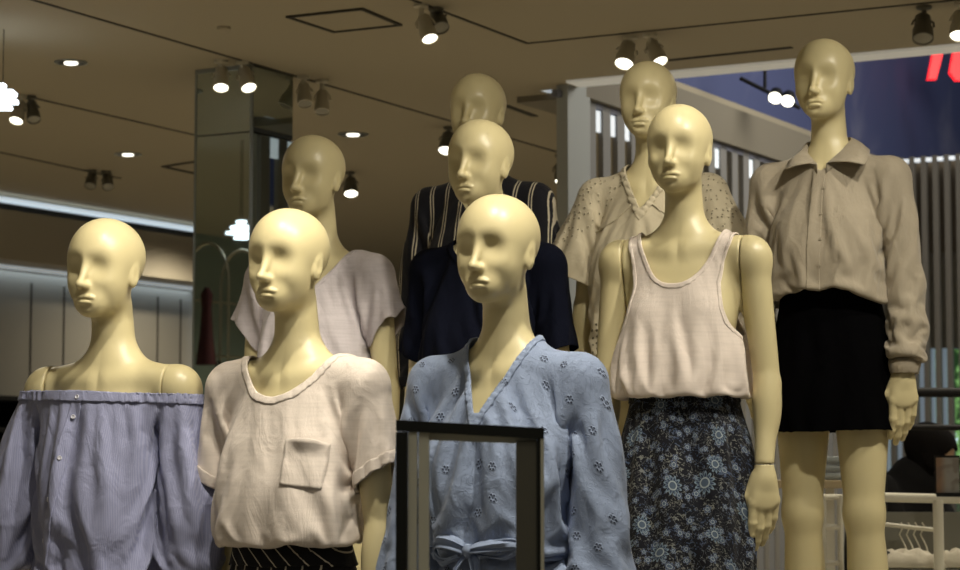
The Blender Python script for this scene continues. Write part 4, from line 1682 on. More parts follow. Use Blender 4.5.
def floral():
    k = cloth_mat('black_floral_print', (.006, .007, .012, 1), wrinkle=8, wrd=.004, rough=.85, sheen=.05)
    at_ = k.n('ShaderNodeAttribute', attribute_name='rest')
    sx = k.n('ShaderNodeSeparateXYZ', i_Vector=at_.outputs['Vector'])
    uv = k.n('ShaderNodeCombineXYZ', i_0=k.math('ADD', sx.outputs[0], k.math('MULTIPLY', sx.outputs[1], .3)), i_1=k.math('ADD', sx.outputs[2], k.math('MULTIPLY', sx.outputs[1], .6)), i_2=0.0)
    U = uv.outputs[0]

    def flower(scale, size, petals, seed):
        mp = k.n('ShaderNodeMapping', i_Vector=U)
        mp.inputs['Location'].default_value = (seed, seed * .7, 0)
        v = k.n('ShaderNodeTexVoronoi', voronoi_dimensions='2D', i_Vector=mp.outputs[0], i_Scale=scale, i_Randomness=.9)
        p = k.n('ShaderNodeVectorMath', operation='SUBTRACT', i_0=mp.outputs[0], i_1=v.outputs['Position'])
        s2 = k.n('ShaderNodeSeparateXYZ', i_Vector=p.outputs[0])
        x, y = s2.outputs[0], s2.outputs[1]
        sp = k.n('ShaderNodeSeparateXYZ', i_Vector=v.outputs['Color'])
        r = k.math('SQRT', k.math('ADD', k.math('MULTIPLY', x, x), k.math('MULTIPLY', y, y)))
        th = k.math('ADD', k.math('ARCTAN2', y, x), k.math('MULTIPLY', sp.outputs[0], 6.0))
        sz = k.math('MULTIPLY', size, k.math('ADD', .65, k.math('MULTIPLY', sp.outputs[1], .5)))
        pet = k.math('ABSOLUTE', k.math('COSINE', k.math('MULTIPLY', th, petals / 2.0)))
        rim = k.math('MULTIPLY', sz, k.math('ADD', .55, k.math('MULTIPLY', pet, .45)))
        q = k.math('DIVIDE', r, rim)
        fill = k.step(q, 1.0, .92)
        edge = k.math('MULTIPLY', fill, k.step(q, .72, .84))
        ray = k.math('MULTIPLY', fill, k.step(k.math('SINE', k.math('MULTIPLY', th, petals * 2.0)), .3, .8))
        core = k.step(k.math('DIVIDE', r, sz), .34, .26)
        ring = k.math('MULTIPLY', k.step(k.math('DIVIDE', r, sz), .30, .36), k.step(k.math('DIVIDE', r, sz), .48, .42))
        return fill, edge, ray, core, ring, sp.outputs[2]
    base = (.0045, .005, .010, 1)
    c = base
    # small leaves and sprigs
    nz = k.n('ShaderNodeTexNoise', i_Vector=U, i_Scale=95.0, i_Detail=2.0, i_Distortion=1.8)
    leaf = k.step(nz.outputs[0], .585, .60)
    nz2 = k.n('ShaderNodeTexNoise', i_Vector=U, i_Scale=22.0, i_Detail=2.0)
    tone = k.step(nz2.outputs[0], .42, .60)
    c = k.mix(leaf, c, k.mix(tone, (.15, .155, .145, 1), (.05, .075, .14, 1)))
    nz3 = k.n('ShaderNodeTexNoise', i_Vector=U, i_Scale=26.0, i_Detail=0.0, i_Distortion=2.2)
    vine = k.step(k.math('ABSOLUTE', k.math('SUBTRACT', nz3.outputs[0], .5)), .010, .004)
    c = k.mix(k.math('MULTIPLY', vine, .8), c, (.20, .21, .21, 1))
    for scale, size, petals, seed, ca, cb in ((34, .0105, 5, 3.1, (.03, .045, .10, 1), (.14, .17, .23, 1)), (13.5, .025, 12, 1.3, (.012, .022, .060, 1), (.20, .27, .34, 1))):
        f, e, ry, co, rg, rnd = flower(scale, size, petals, seed)
        on = k.math('GREATER_THAN', rnd, .30)
        c = k.mix(k.math('MULTIPLY', f, on), c, ca)
        c = k.mix(k.math('MULTIPLY', k.math('MULTIPLY', k.math('MAXIMUM', e, k.math('MULTIPLY', ry, .6)), on), .8), c, cb)
        c = k.mix(k.math('MULTIPLY', co, on), c, (.07, .10, .15, 1))
        c = k.mix(k.math('MULTIPLY', k.math('MULTIPLY', rg, on), .9), c, (.33, .38, .40, 1))
    k.set(k.b.inputs['Base Color'], c)
    return k.m


def cream_eyelet():
    """cream cotton with scattered punched holes on the yoke, flutter sleeves and hem panel"""
    k = cloth_mat('cream_eyelet_cotton', (.50, .44, .32, 1), wrinkle=12, wrd=.005, rough=.8, sheen=.1)
    at_ = k.n('ShaderNodeAttribute', attribute_name='rest')
    sx = k.n('ShaderNodeSeparateXYZ', i_Vector=at_.outputs['Vector'])
    uv = k.n('ShaderNodeCombineXYZ', i_0=k.math('ADD', sx.outputs[0], k.math('MULTIPLY', sx.outputs[1], .35)), i_1=k.math('ADD', sx.outputs[2], k.math('MULTIPLY', sx.outputs[1], .75)), i_2=0.0)
    v = k.n('ShaderNodeTexVoronoi', voronoi_dimensions='2D', i_Vector=uv.outputs[0], i_Scale=68.0, i_Randomness=.8)
    sp = k.n('ShaderNodeSeparateXYZ', i_Vector=v.outputs['Color'])
    ax = k.math('ABSOLUTE', sx.outputs[0])
    up = k.math('GREATER_THAN', k.math('ADD', sx.outputs[2], k.math('MULTIPLY', ax, .9)), 1.535)
    lo = k.math('MULTIPLY', k.math('LESS_THAN', sx.outputs[2], 1.12), k.math('LESS_THAN', ax, .2))
    on = k.math('MULTIPLY', k.math('MAXIMUM', up, lo), k.math('GREATER_THAN', sp.outputs[0], .45))
    rad = k.math('ADD', .10, k.math('ADD', k.math('MULTIPLY', sp.outputs[1], .07), k.math('MULTIPLY', lo, .12)))
    h = k.math('MULTIPLY', on, k.math('LESS_THAN', v.outputs['Distance'], rad))
    rim = k.math('MULTIPLY', on, k.step(v.outputs['Distance'], .34, .20))
    k.set(k.b.inputs['Base Color'], k.mix(h, (.50, .44, .32, 1), (.10, .085, .05, 1)))
    n2 = k.n('ShaderNodeTexNoise', i_Vector=at_.outputs['Vector'], i_Scale=13.0, i_Detail=3.0, i_Distortion=1.2)
    k.bump(k.math('ADD', k.math('MULTIPLY', n2.outputs[0], .006), k.math('MULTIPLY', k.math('SUBTRACT', rim, h), .0016)), 1.0)
    return k.m


BLUE_STRIPE = blue_stripe()
BLUE_EYELET = eyelet('blue_eyelet_cotton', (.275, .34, .50, 1), 14.5, hole=(.035, .045, .085, 1))
WHITE_EYELET = cream_eyelet()
PINSTRIPE = striped('black_blouse_with_paired_stripes', (.006, .006, .010, 1), (.45, .40, .30, 1), .052, (.012, .021), .0018)
SKIRT_STRIPE = striped('black_skirt_with_white_stripes', (.006, .006, .008, 1), (.55, .50, .40, 1), .034, (.010,), .0017)
WAIST_STRIPE = striped('black_sash_with_slanting_stripes', (.006, .006, .008, 1), (.55, .50, .40, 1), .034, (.010,), .0016, slope=1.2)
FLORAL = floral()
CUFF_STRIPE = striped('black_cuff', (.006, .006, .010, 1), (.45, .40, .30, 1), .2, (.1,), .0001)

# hands are turned so that the palm faces the thigh
_c, _s = math.cos(.6), math.sin(.6)
HV = HAND[0] * 1.14
HV[:, 2] += 0
HV = np.stack([_c * HV[:, 0] - _s * HV[:, 1], _s * HV[:, 0] + _c * HV[:, 1], HV[:, 2]], 1)
FIG = {}


def figure(name_px, py, Y, base, yaw, label):
    """a bald mannequin placed by the middle of its head: body, two arms with hands"""
    rz = -math.radians(yaw)
    p = at(name_px, py, Y)
    loc = (p.x + math.sin(rz) * -.026, p.y + math.cos(rz) * .026, base)
    root = empty('mannequin', loc, rz, label, 'mannequin')
    if not FIG:
        FIG['body'] = mesh_obj('body', BODY[0], BODY[1], SKIN, root)
        for s in (1, -1):
            q = ARM[1] if s == 1 else ARM[1][:, ::-1]
            a = mesh_obj('arm', ARM[0] * np.array([s, 1, 1]), q, SKIN, root)
            q = HAND[1] if s == 1 else HAND[1][:, ::-1]
            h = mesh_obj('hand', (HV + np.array([.204, -.022, .9318])) * np.array([s, 1, 1]), q, SKIN, a)
            FIG[s] = (a, h)
    else:
        b = FIG['body'].copy(); col.objects.link(b); b.parent = root
        for s in (1, -1):
            a = FIG[s][0].copy(); col.objects.link(a); a.parent = root
            h = FIG[s][1].copy(); col.objects.link(h); h.parent = a
    return root


def button(parent, p, n, r, mat, name='button'):
    R = n.to_track_quat('Z', 'Y').to_matrix().to_4x4()
    b = MB().lathe([(0, .0012), (r * .55, .0012), (r * .7, .0022), (r * .92, .002), (r, .0008), (r, -.001), (0, -.001)], Matrix.Translation(p) @ R, 14)
    return b.build(name, mat, parent, smooth=True)


# --- 1: off-shoulder striped blouse
def blouse_offshoulder(root):
    body = Prof([(1.00, .158, .135, -.005), (1.15, .148, .130, -.010), (1.28, .140, .130, -.016), (1.36, .136, .116, -.010), (1.45, .140, .095, .0)], 2.3)
    ring = Prof([(1.30, .186, .085, .0), (1.38, .200, .090, .002), (1.46, .198, .084, .006)], 2.6)
    slv = ((.185, .000, 1.40, .046), (.205, .002, 1.31, .064), (.215, -.002, 1.20, .074), (.216, -.008, 1.10, .066), (.212, -.008, 1.045, .044))

    def F(P):
        d = body(P)
        r = smax(ring(P), np.abs(P[2] - 1.42) - .045, .03)
        d = smin(d, r, .03)
        d = smin(d, sleeve(P, slv), .012)
        return smin(d, f_upper(P) - .004, .006)
    top = lambda P: P[2] - (1.437 - .012 * (P[0] + .2) / .4)
    g = Garment(F, .98, 1.50, {'top': top, 'hem': lambda P: np.where(sleeve(P, slv) < body(P), 1.038, .99) - P[2]})
    arm = np.abs(g.ref[:, 0]) > .15
    gh = np.where(arm, 1.30, 1.19)
    d = g.dist('top')
    gh = 1 + (gh - 1) * sstep((-d - .02) / .03)
    g.drape(pins=(('top', .022), ('hem', .006)), gh=gh, gv=1.03, steps=34, grav=.3, seed=4, noise=.005, bend=.2)
    o = g.obj('blouse', BLUE_STRIPE, root)
    o['label'] = 'blue fine-striped off-shoulder blouse with puffed sleeves'
    # gathered elastic band
    N = vnormals(g.V, g.T)
    sv = g.V.copy()
    wob = np.sin(np.arctan2(g.ref[:, 1], g.ref[:, 0]) * 60 + g.ref[:, 0] * 420) * .0040 * (np.abs(g.ref[:, 0]) > .11)
    g.V = g.V + N * wob[:, None]
    g.band('elastic_band', d, .022, BLUE_STRIPE, o, off=.003)
    g.V = sv
    # button placket, leaning to the wearer's right
    line = lambda V: np.abs(V[:, 0] - (-.015 - .20 * (1.43 - V[:, 2]))) - .0135
    g.band('button_placket', np.zeros(len(g.V)), 1.0, BLUE_STRIPE, o, off=.0016, inside=lambda R: np.maximum(line(R), R[:, 1] + .03))
    for z in (1.418, 1.375, 1.285, 1.195, 1.105, 1.03):
        p, n = g.surf(-.015 - .20 * (1.43 - z), z, off=.0045)
        button(o, p, n, .0052, BUTTON)


# --- 2: pocket tee and striped skirt
def tee_pocket(root):
    body = Prof([(1.104, .100, .078, .0), (1.126, .120, .094, -.004), (1.144, .150, .120, -.012), (1.18, .158, .130, -.016), (1.28, .156, .126, -.012), (1.36, .156, .112, -.004), (1.42, .145, .09, .004), (1.47, .11, .07, .01)], 2.4, .012)
    slv = ((.150, .010, 1.425, .048), (.190, .012, 1.37, .050), (.203, .010, 1.28, .052), (.205, .010, 1.24, .052))

    F, wt = spread(body, slv)
    cuts = {'neck': lambda P: neck(P, 1.414, 1.468, .104, 1.498, 2.2),
            'sleeve': lambda P: along(turn(P, -THE), (.16, .01, 1.43), (.214, .01, 1.283)) - 9 * (np.abs(P[0]) < .19),
            'hem': lambda P: 1.116 - P[2]}
    g = Garment(F, 1.06, 1.52, cuts, w=.42).lower(wt)
    arm = g.w > .5
    zz = g.ref[:, 2]
    gh = np.where(arm, 1.05, 1.03 + .12 * sstep((1.30 - zz) / .15))
    g.drape(pins=(('neck', .012), ('hem', .012)), gh=gh, gv=np.where(arm, 1.0, 1.05), steps=34, grav=.3, seed=2, noise=.004, bend=.35)
    o = g.obj('t_shirt', WHITE_JERSEY, root)
    o['label'] = 'white slub scoop-neck tee with chest pocket, tucked in'
    g.band('neckband', g.dist('neck'), .014, WHITE_JERSEY, o)
    for s in (1, -1):
        g.band('sleeve_cuff', g.dist('sleeve'), .024, WHITE_JERSEY, o, off=.003, inside=lambda R: -R[:, 0] * s + .1)
    # pocket: a gaping patch on the wearer's left chest
    mb = MB()
    n = 14
    def pp(u, v, bulge):
        x = .052 + .080 * u; z = 1.318 - .095 * v - .010 * (u - .5)
        p, nn = g.surf(x, z)
        return p + nn * (.002 + bulge)
    rows = []
    for j in range(n + 1):
        v = j / n
        rows.append([mb.bm.verts.new(pp(i / n, v, .020 * math.sin(math.pi * i / n) * max(0, 1 - v * 3.2) ** 1.5)) for i in range(n + 1)])
    for j in range(n):
        for i in range(n):
            mb.bm.faces.new((rows[j][i], rows[j][i + 1], rows[j + 1][i + 1], rows[j + 1][i]))
    po = mb.build('chest_pocket', WHITE_JERSEY, o, smooth=True)
    m = po.modifiers.new('thickness', 'SOLIDIFY'); m.thickness = .002
    hm = MB().tube([pp(i / n, .0, .012 * math.sin(math.pi * i / n) + .001) - Vector((0, 0, .002)) for i in range(n + 1)], .0022, 8).build('pocket_hem', WHITE_JERSEY, po, smooth=True) if False else None

    sk = Prof([(.55, .21, .18, .01), (.80, .195, .16, .005), (.95, .180, .135, .004), (1.04, .150, .108, .0), (1.10, .124, .088, -.002), (1.16, .118, .084, 0)], 2.3)
    s = Garment(sk, .58, 1.17, {'waist': lambda P: P[2] - 1.14, 'hem': lambda P: .60 - P[2]}, h=.011)
    s.drape(pins=(('waist', .05),), gh=1 + .16 * sstep((1.09 - s.ref[:, 2]) / .1), steps=34, grav=.3, seed=8, noise=.006)
    so = s.obj('skirt', SKIRT_STRIPE, root)
    so['label'] = 'black skirt with thin white stripes'
    s.band('waistband', s.dist('waist'), .075, WAIST_STRIPE, so, off=.006)


# --- 3: lilac v-neck tee
def tee_vneck(root):
    body = Prof([(.95, .170, .125, 0), (1.10, .150, .115, -.006), (1.28, .150, .120, -.012), (1.38, .150, .105, -.002), (1.43, .14, .085, .006), (1.47, .11, .07, .01)], 2.4)
    slv = ((.150, .010, 1.440, .046), (.188, .012, 1.40, .048), (.203, .012, 1.32, .052), (.208, .012, 1.27, .056))
    F, wt = spread(body, slv)
    cuts = {'neck': lambda P: neck(P, 1.365, 1.475, .118, 1.510, 1.25),
            'sleeve': lambda P: along(turn(P, -THE), (.17, .01, 1.44), (.220, .01, 1.325)) + .007 * np.sin(P[1] * 90) - 9 * (np.abs(P[0]) < .19),
            'hem': lambda P: .97 - P[2]}
    g = Garment(F, .95, 1.54, cuts, w=.42).lower(wt)
    arm = g.w > .5
    g.drape(pins=(('neck', .012),), gh=np.where(arm, 1.10, 1.07), steps=34, grav=.3, seed=12, noise=.004, bend=.35)
    o = g.obj('t_shirt', LILAC_JERSEY, root)
    o['label'] = 'pale lilac v-neck tee with loose cap sleeves'
    g.band('neckband', g.dist('neck'), .010, LILAC_JERSEY, o)


# --- 4: striped long-sleeved blouse
def blouse_striped(root):
    body = Prof([(.80, .185, .14, 0), (1.10, .165, .125, -.006), (1.28, .160, .125, -.01), (1.38, .155, .105, -.002), (1.43, .14, .085, .006), (1.47, .11, .07, .01)], 2.4)
    slv = ((.150, .010, 1.425, .050), (.196, .012, 1.33, .054), (.212, .010, 1.18, .052), (.216, .000, 1.08, .050), (.212, -.018, .97, .042), (.206, -.022, .93, .034))
    F, wt = spread(body, slv)
    slh = lambda P: .945 - turn(P, -THE)[2] - 9 * (np.abs(P[0]) < .25)
    cuts = {'neck': lambda P: neck(P, 1.40, 1.48, .085, 1.52, 1.2),
            'hem': lambda P: .82 - P[2], 'sleeve': slh}
    g = Garment(F, .80, 1.56, cuts, h=.0095, w=.66).lower(wt)
    arm = g.w > .5
    g.drape(pins=(('neck', .012),), gh=np.where(arm, 1.08, 1.07), gv=np.where(arm, 1.02, 1.0), steps=34, grav=.3, seed=22, noise=.004, bend=.35)
    o = g.obj('blouse', PINSTRIPE, root)
    o['label'] = 'black long-sleeved blouse with paired cream stripes'
    for s in (1, -1):
        g.band('cuff', g.dist('sleeve'), .030, CUFF_STRIPE, o, off=.002, inside=lambda R: -R[:, 0] * s)
        cs = g.band('cuff_stripe', g.dist('sleeve'), .0145, plain('cream_stripe', (.5, .45, .35, 1), .8), o, off=.0042, thick=.001, inside=lambda R: np.maximum(-R[:, 0] * s, .945 + .0115 - R[:, 2]))


# --- 5: navy-black loose tee
def tee_black(root):
    body = Prof([(.95, .175, .135, 0), (1.10, .168, .130, -.006), (1.28, .165, .128, -.01), (1.38, .160, .110, -.002), (1.43, .155, .090, .006), (1.47, .12, .07, .01)], 2.4)
    slv = ((.150, .010, 1.425, .054), (.186, .012, 1.37, .046), (.200, .012, 1.28, .045), (.204, .012, 1.22, .045))
    F, wt = spread(body, slv, .04)
    cuts = {'neck': lambda P: neck(P, 1.45, 1.49, .095, 1.52, 2.2),
            'sleeve': lambda P: along(turn(P, -THE), (.18, .01, 1.43), (.236, .01, 1.262)) - 9 * (np.abs(P[0]) < .21),
            'hem': lambda P: .97 - P[2]}
    g = Garment(F, .95, 1.54, cuts, w=.45).lower(wt)
    arm = g.w > .5
    g.drape(pins=(('neck', .012),), gh=np.where(arm, 1.03, 1.07), steps=34, grav=.3, seed=32, noise=.004, bend=.35)
    o = g.obj('t_shirt', BLACK_JERSEY, root)
    o['label'] = 'navy-black loose tee with dropped sleeves'
    g.band('neckband', g.dist('neck'), .014, BLACK_JERSEY, o)


# --- 6: blue eyelet dress with tied belt
def dress_eyelet(root):
    body = Prof([(.80, .215, .175, .0), (.95, .195, .155, .0), (1.04, .150, .115, .0), (1.100, .126, .096, -.002), (1.14, .146, .116, -.008), (1.20, .160, .132, -.014), (1.30, .168, .136, -.014), (1.38, .158, .112, -.004), (1.43, .140, .088, .004), (1.47, .105, .07, .01)], 2.3, .014)
    slv = ((.150, .010, 1.425, .052), (.192, .012, 1.34, .054), (.205, .010, 1.20, .056), (.214, .000, 1.08, .066), (.212, -.012, 1.00, .062), (.206, -.022, .955, .036))

    F, wt = spread(body, slv, off=.008)
    cuts = {'neck': lambda P: neck(P, 1.358, 1.500, .078, 1.535, 1.0), 'hem': lambda P: .88 - P[2],
            'sleeve': lambda P: .955 - turn(P, -THE)[2] - 9 * (np.abs(P[0]) < .25)}
    g = Garment(F, .86, 1.58, cuts, w=.68).lower(wt)
    V = g.hang
    arm = g.w > .5
    z = V[:, 2]
    dn = g.dist('neck')
    gh = np.where(arm, 1.13, 1.0 + .22 * sstep((1.47 - z) / .08))
    waist = (np.abs(z - 1.100) < .010) & ~arm
    g.pin = (dn > -.010) | waist | (g.dist('sleeve') > -.006)
    g.V = drape(V, g.T, GRID, pin=g.pin, shape=g.shape, gh=gh, gv=np.where(arm, 1.05, 1.04), steps=34, grav=.3, seed=41, noise=.006, bend=.2)
    o = g.obj('dress', BLUE_EYELET, root)
    o['label'] = 'light blue eyelet dress with gathered split neck and full sleeves'
    # ruffled neck edge
    N = vnormals(g.V, g.T)
    sv = g.V.copy()
    wob = np.sin(g.ref[:, 2] * 520 + g.ref[:, 0] * 160) * .0013
    g.V = g.V + N * wob[:, None]
    g.band('ruffled_neck_edge', dn, .012, BLUE_EYELET, o, off=.002)
    g.V = sv
    p, n = g.surf(.0, 1.330, off=.004)
    MB().box(p, (.020, .003, .006), bevel=.001).build('neck_tab', BLUE_EYELET, o)
    # belt and bow
    pts = []
    for i in range(64):
        a = 2 * math.pi * i / 64
        pts.append(Vector((.143 * math.cos(a), .111 * math.sin(a) - .006, 1.100 + .003 * math.sin(3 * a))))
    bm = MB()
    rings = []
    for i, p in enumerate(pts):
        q = (p - Vector((0, 0, p.z))).normalized()
        rings.append([bm.bm.verts.new(p + Vector((0, 0, dz)) + q * (.004 + .003 * math.cos(dz * 260 + i * .7))) for dz in (-.016, -.010, -.004, .002, .008, .016)])
    for i in range(64):
        A, B = rings[i], rings[(i + 1) % 64]
        for j in range(5): bm.bm.faces.new((A[j], B[j], B[j + 1], A[j + 1]))
    belt = bm.build('belt', BLUE_EYELET, o, smooth=True)
    m = belt.modifiers.new('thickness', 'SOLIDIFY'); m.thickness = .004
    belt['label'] = 'blue cloth belt tied in front'
    k = Vector((-.006, -.136, 1.102))

    def ribbon(name, path, width, twist=0.0):
        b = MB(); rows = []
        n = len(path)
        for i in range(25):
            t = i / 24 * (n - 1)
            j = min(int(t), n - 2); f = t - j
            P0 = Vector(path[max(j - 1, 0)]); P1 = Vector(path[j]); P2 = Vector(path[j + 1]); P3 = Vector(path[min(j + 2, n - 1)])
            p = .5 * ((2 * P1) + (P2 - P0) * f + (2 * P0 - 5 * P1 + 4 * P2 - P3) * f * f + (3 * P1 - P0 - 3 * P2 + P3) * f ** 3)
            s = i / 24
            wd = width * (.25 + .75 * math.sin(math.pi * min(1, s * 1.15 + .02)) ** .6) if name == 'bow_loop' else width * (.35 + .65 * min(1, s * 3))
            up = Vector((.25 * math.sin(s * 5), .35 * math.sin(s * 7), 1)).normalized()
            rows.append([b.bm.verts.new(p + up * wd * (q - .5) + Vector((0, -.006 * math.cos(q * 9 + s * 4), 0))) for q in (0, .2, .4, .6, .8, 1)])
        for A, B in zip(rows, rows[1:]):
            for j in range(5): b.bm.faces.new((A[j], A[j + 1], B[j + 1], B[j]))
        ob = b.build(name, BLUE_EYELET, belt, smooth=True)
        mm = ob.modifiers.new('thickness', 'SOLIDIFY'); mm.thickness = .003
    ribbon('bow_loop', [k, k + Vector((-.030, -.022, .018)), k + Vector((-.070, -.012, .020)), k + Vector((-.082, .010, -.006)), k + Vector((-.060, -.004, -.022)), k + Vector((-.02, -.008, -.010))], .034)
    ribbon('bow_loop', [k, k + Vector((.030, -.020, .006)), k + Vector((.075, -.010, .012)), k + Vector((.100, .010, .010)), k + Vector((.070, .002, -.012)), k + Vector((.02, -.004, -.006))], .026)
    ribbon('bow_tail', [k, k + Vector((-.020, -.016, -.030)), k + Vector((-.034, -.020, -.09)), k + Vector((-.040, -.018, -.17))], .030)
    ribbon('bow_tail', [k, k + Vector((.020, -.016, -.030)), k + Vector((.030, -.022, -.09)), k + Vector((.036, -.020, -.15))], .030)
    b = MB().lathe([(0, .014), (.008, .012), (.013, .004), (.013, -.004), (.008, -.012), (0, -.014)], Matrix.Translation(k + Vector((0, -.006, 0))), 14)
    b.build('bow_knot', BLUE_EYELET, belt, smooth=True)


# --- 7: cream eyelet blouse with flutter sleeves
def blouse_flutter(root):
    body = Prof([(.85, .215, .155, 0), (1.10, .185, .140, -.006), (1.28, .172, .130, -.012), (1.38, .162, .108, -.002), (1.43, .145, .088, .006), (1.47, .11, .07, .01)], 2.4)
    slv = ((.140, .010, 1.440, .046), (.185, .012, 1.40, .062), (.220, .012, 1.30, .088), (.238, .012, 1.20, .102))
    F, wt = spread(body, slv)
    cuts = {'neck': lambda P: neck(P, 1.385, 1.500, .085, 1.540, 1.1),
            'sleeve': lambda P: along(turn(P, -THE), (.18, .01, 1.43), (.246, .01, 1.255)) - 9 * (np.abs(P[0]) < .21),
            'hem': lambda P: .90 - P[2]}
    g = Garment(F, .86, 1.56, cuts, h=.0095, w=.5).lower(wt)
    arm = g.w > .5
    gh = np.where(arm, 1.16, 1 + .10 * sstep((1.42 - g.hang[:, 2]) / .1))
    g.drape(pins=(('neck', .012),), gh=gh, steps=34, grav=.3, seed=52, noise=.006, bend=.2)
    o = g.obj('blouse', WHITE_EYELET, root)
    o['label'] = 'cream eyelet blouse with ruffled split neck and flutter sleeves'
    N = vnormals(g.V, g.T); sv = g.V.copy()
    g.V = g.V + N * (np.sin(g.ref[:, 2] * 330 + g.ref[:, 0] * 190) * .003)[:, None]
    g.band('neck_ruffle', g.dist('neck'), .016, WHITE_EYELET, o, off=.003)
    g.V = sv
    # gathered seam that runs from the neck across the chest to the sleeve
    for s in (1, -1):
        pts = []
        for i in range(16):
            t = i / 15
            x = s * (.030 + .155 * t); z = 1.40 - .045 * math.sin(t * 2.2) - .03 * t
            p, n = g.surf(x, z, off=.004)
            pts.append(p + Vector((0, 0, .0015 * math.sin(i * 2.2))))
        MB().tube(pts, .003, 6).build('gathered_seam', WHITE_EYELET, o, smooth=True)


# --- 8: tank top and floral skirt
def tank_and_skirt(root):
    body = Prof([(1.085, .108, .080, .0), (1.108, .122, .090, -.002), (1.124, .160, .118, -.008), (1.16, .172, .128, -.012), (1.24, .164, .126, -.012), (1.32, .146, .112, -.006), (1.38, .128, .086, .002), (1.43, .10, .06, .008)], 2.4, .012)
    F = lambda P: smin(body(P), f_torso(P) - .006, .02)
    az = np.array([1.10, 1.245, 1.275, 1.300, 1.33, 1.38, 1.43, 1.47, 1.55]); ax = np.array([.30, .24, .165, .137, .121, .112, .118, .130, .143])
    cuts = {'neck': lambda P: neck(P, 1.370, 1.42, .100, 1.490, 2.6),
            'armhole': lambda P: (np.abs(P[0]) - np.interp(P[2], az, ax)) * .7,
            'hem': lambda P: 1.108 - P[2]}
    g = Garment(F, 1.07, 1.54, cuts, h=.0075)
    z = g.ref[:, 2]
    gh = 1.0 + .13 * sstep((1.33 - z) / .12)
    g.drape(pins=(('neck', .006), ('hem', .010)), gh=gh, gv=1 + .05 * sstep((1.3 - z) / .1), steps=34, grav=.3, seed=62, noise=.004, bend=.35)
    o = g.obj('tank_top', TANK_JERSEY, root)
    o['label'] = 'white scoop-neck tank top, bloused over the waist'
    g.band('neck_binding', g.dist('neck'), .009, TANK_JERSEY, o)
    for s in (1, -1):
        g.band('armhole_binding', fdist(cuts['armhole'], g.ref), .008, TANK_JERSEY, o, inside=lambda R: np.maximum(-R[:, 0] * s + .02, 1.235 - R[:, 2]))
    sk = Prof([(.52, .164, .145, .01), (.80, .160, .138, .005), (.95, .158, .126, .004), (1.03, .152, .110, .0), (1.10, .130, .090, -.002), (1.16, .120, .084, 0)], 2.5)
    s = Garment(sk, .55, 1.17, {'waist': lambda P: P[2] - 1.14, 'hem': lambda P: .57 - P[2]}, h=.011)
    s.drape(pins=(('waist', .05),), gh=1 + .13 * sstep((1.10 - s.ref[:, 2]) / .1), steps=34, grav=.3, seed=68, noise=.006)
    so = s.obj('skirt', FLORAL, root)
    so['label'] = 'black skirt printed with blue and grey flowers'
    s.band('waistband', s.dist('waist'), .055, FLORAL, so, off=.003)


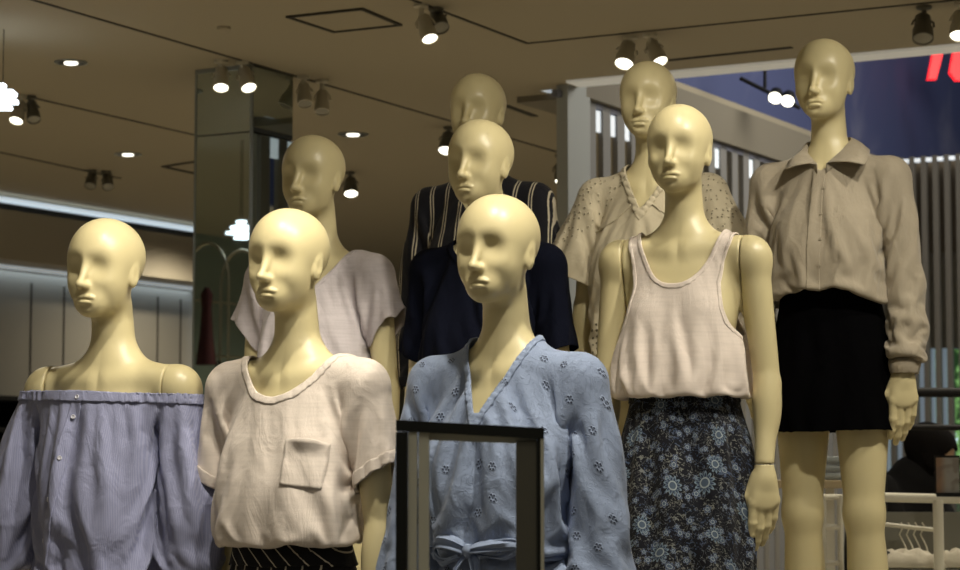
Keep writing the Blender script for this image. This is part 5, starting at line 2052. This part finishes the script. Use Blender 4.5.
# --- 9: beige shirt and black shorts
def shirt_and_shorts(root):
    body = Prof([(1.12, .126, .096, 0), (1.145, .134, .100, -.002), (1.165, .160, .118, -.006), (1.19, .166, .124, -.010), (1.28, .156, .122, -.012), (1.38, .152, .106, -.002), (1.43, .140, .086, .006), (1.47, .11, .07, .01)], 2.4, .012)
    slv = ((.150, .010, 1.430, .046), (.190, .012, 1.36, .049), (.204, .010, 1.20, .046), (.207, .000, 1.08, .050), (.207, -.014, 1.00, .050), (.207, -.022, .940, .034), (.206, -.022, .90, .030))
    bend_ = lambda P: P[2] + .050 * np.clip(np.abs(P[0]) / .17, 0, 1) ** 2
    F, wt = spread(lambda P: body((P[0], P[1], bend_(P))), slv)

    def hem(P): return 1.142 - bend_(P)
    cuts = {'neck': lambda P: neck(P, 1.455, 1.510, .070, 1.535, 1.4), 'hem': hem,
            'sleeve': lambda P: .912 - turn(P, -THE)[2] - 9 * (np.abs(P[0]) < .25)}
    g = Garment(F, .89, 1.58, cuts, h=.0085, w=.70).lower(wt)
    arm = g.w > .5
    gh = np.where(arm, 1.07, 1.07)
    pin = (g.dist('neck') > -.012) | (g.dist('hem') > -.012) | (arm & (g.hang[:, 2] < .94))
    g.V = drape(g.V, g.T, GRID, pin=pin, shape=g.shape, gh=gh, gv=np.where(arm, 1.04, 1.03), steps=34, grav=.3, seed=72, noise=.005, bend=.3)
    o = g.obj('shirt', SHIRT, root)
    o['label'] = 'beige collared shirt with long sleeves, tucked in'
    for s in (1, -1):
        N = vnormals(g.V, g.T); sv = g.V.copy()
        g.V = g.V + N * (np.sin(np.arctan2(g.hang[:, 1] + .022, np.abs(g.hang[:, 0]) - .206) * 22) * .0016 * (g.hang[:, 2] < .96))[:, None]
        g.band('cuff', g.dist('sleeve'), .036, SHIRT, o, off=.003, inside=lambda R: -R[:, 0] * s)
        g.V = sv
    g.band('placket', np.zeros(len(g.V)), 1.0, SHIRT, o, off=.0022, inside=lambda R: np.maximum(np.abs(R[:, 0] + .004) - .017, R[:, 1] + .04))
    for z in (1.405, 1.335, 1.265, 1.195):
        p, n = g.surf(.012, z, off=.004)
        button(o, p, n, .004, SHIRT)
    # collar: a stand and two leaves folded down over it
    ca = MB()
    rows = []
    ths = np.radians([8, 45, 90, 135, 180])
    fold = np.array([(.012, -.074, 1.474), (.047, -.050, 1.510), (.060, .004, 1.548), (.044, .050, 1.560), (0, .070, 1.563)])
    outr = np.array([(.112, -.100, 1.462), (.116, -.070, 1.486), (.100, .000, 1.515), (.066, .066, 1.520), (0, .092, 1.518)])
    for i in range(61):
        th = math.radians(8 + (344) * i / 60)
        sg = 1 if th <= math.pi else -1
        tt = min(th, 2 * math.pi - th)
        f_ = np.array([np.interp(tt, ths, fold[:, k]) for k in range(3)]); o_ = np.array([np.interp(tt, ths, outr[:, k]) for k in range(3)])
        f_[0] *= sg; o_[0] *= sg
        o_[0] = o_[0] * (1.08 if sg > 0 else .86) + .008; f_[0] += .004
        inn = f_ * np.array([1.02, 1.02, 1]) - np.array([0, 0, .026])
        m1 = f_ * .75 + o_ * .25 + np.array([0, -.002, .006])
        m2 = f_ * .4 + o_ * .6 + np.array([0, -.004, .006])
        rows.append([ca.bm.verts.new(Vector(v)) for v in (inn, f_, m1, m2, o_)])
    for A, B in zip(rows, rows[1:]):
        for j in range(4): ca.bm.faces.new((A[j], B[j], B[j + 1], A[j + 1]))
    c = ca.build('collar', SHIRT, o, smooth=True)
    m = c.modifiers.new('thickness', 'SOLIDIFY'); m.thickness = .002
    sh = Prof([(.72, .172, .132, .01), (.80, .170, .130, .01), (.92, .170, .120, .010), (1.02, .156, .104, .004), (1.10, .135, .092, 0), (1.17, .128, .090, -.002), (1.20, .128, .090, -.002)], 2.4)

    def FS(P):
        d = sh(P)
        slot = cone((P[0], P[1] * .35, P[2]), (0, 0, .60), (0, 0, .80), .012, .002)
        return smax(d, -slot, .02)
    s = Garment(FS, .74, 1.21, {'waist': lambda P: P[2] - 1.185, 'hem': lambda P: .798 - P[2]}, h=.010)
    s.drape(pins=(('waist', .06),), gh=1.05, steps=34, grav=.3, seed=78, noise=.003)
    so = s.obj('shorts', BLACK_CREPE, root)
    so['label'] = 'plain black shorts'
    s.band('waistband', s.dist('waist'), .04, BLACK_CREPE, so, off=.002)


PEOPLE = (
    (106.5, 219, 4.90, .23, 21, blouse_offshoulder, 'bald cream mannequin in blue off-shoulder blouse, front row at far left'),
    (289, 209, 4.71, .23, 27, tee_pocket, 'bald cream mannequin in white pocket tee and black striped skirt, front row'),
    (313.5, 136, 5.91, .57, 24, tee_vneck, 'bald cream mannequin in pale lilac v-neck tee behind the pocket tee'),
    (478, 74, 6.42, .83, 21, blouse_striped, 'bald cream mannequin in black blouse with paired stripes, rearmost in the middle'),
    (480.5, 120, 5.64, .57, 28, tee_black, 'bald cream mannequin in plain navy-black tee, middle row'),
    (498, 195, 4.46, .23, 28, dress_eyelet, 'bald cream mannequin in light blue eyelet dress with tied belt'),
    (648, 61, 6.22, .83, 21, blouse_flutter, 'bald cream mannequin in cream eyelet blouse with flutter sleeves'),
    (679.5, 105, 5.40, .57, 21, tank_and_skirt, 'bald cream mannequin in white tank top and black floral skirt'),
    (824, 41, 5.89, .83, 26, shirt_and_shorts, 'bald cream mannequin in beige collared shirt and black shorts'),
)
for px, py, Y, base, yaw, dress, label in PEOPLE:
    r = figure(px, py, Y, base, yaw, label)
    dress(r)
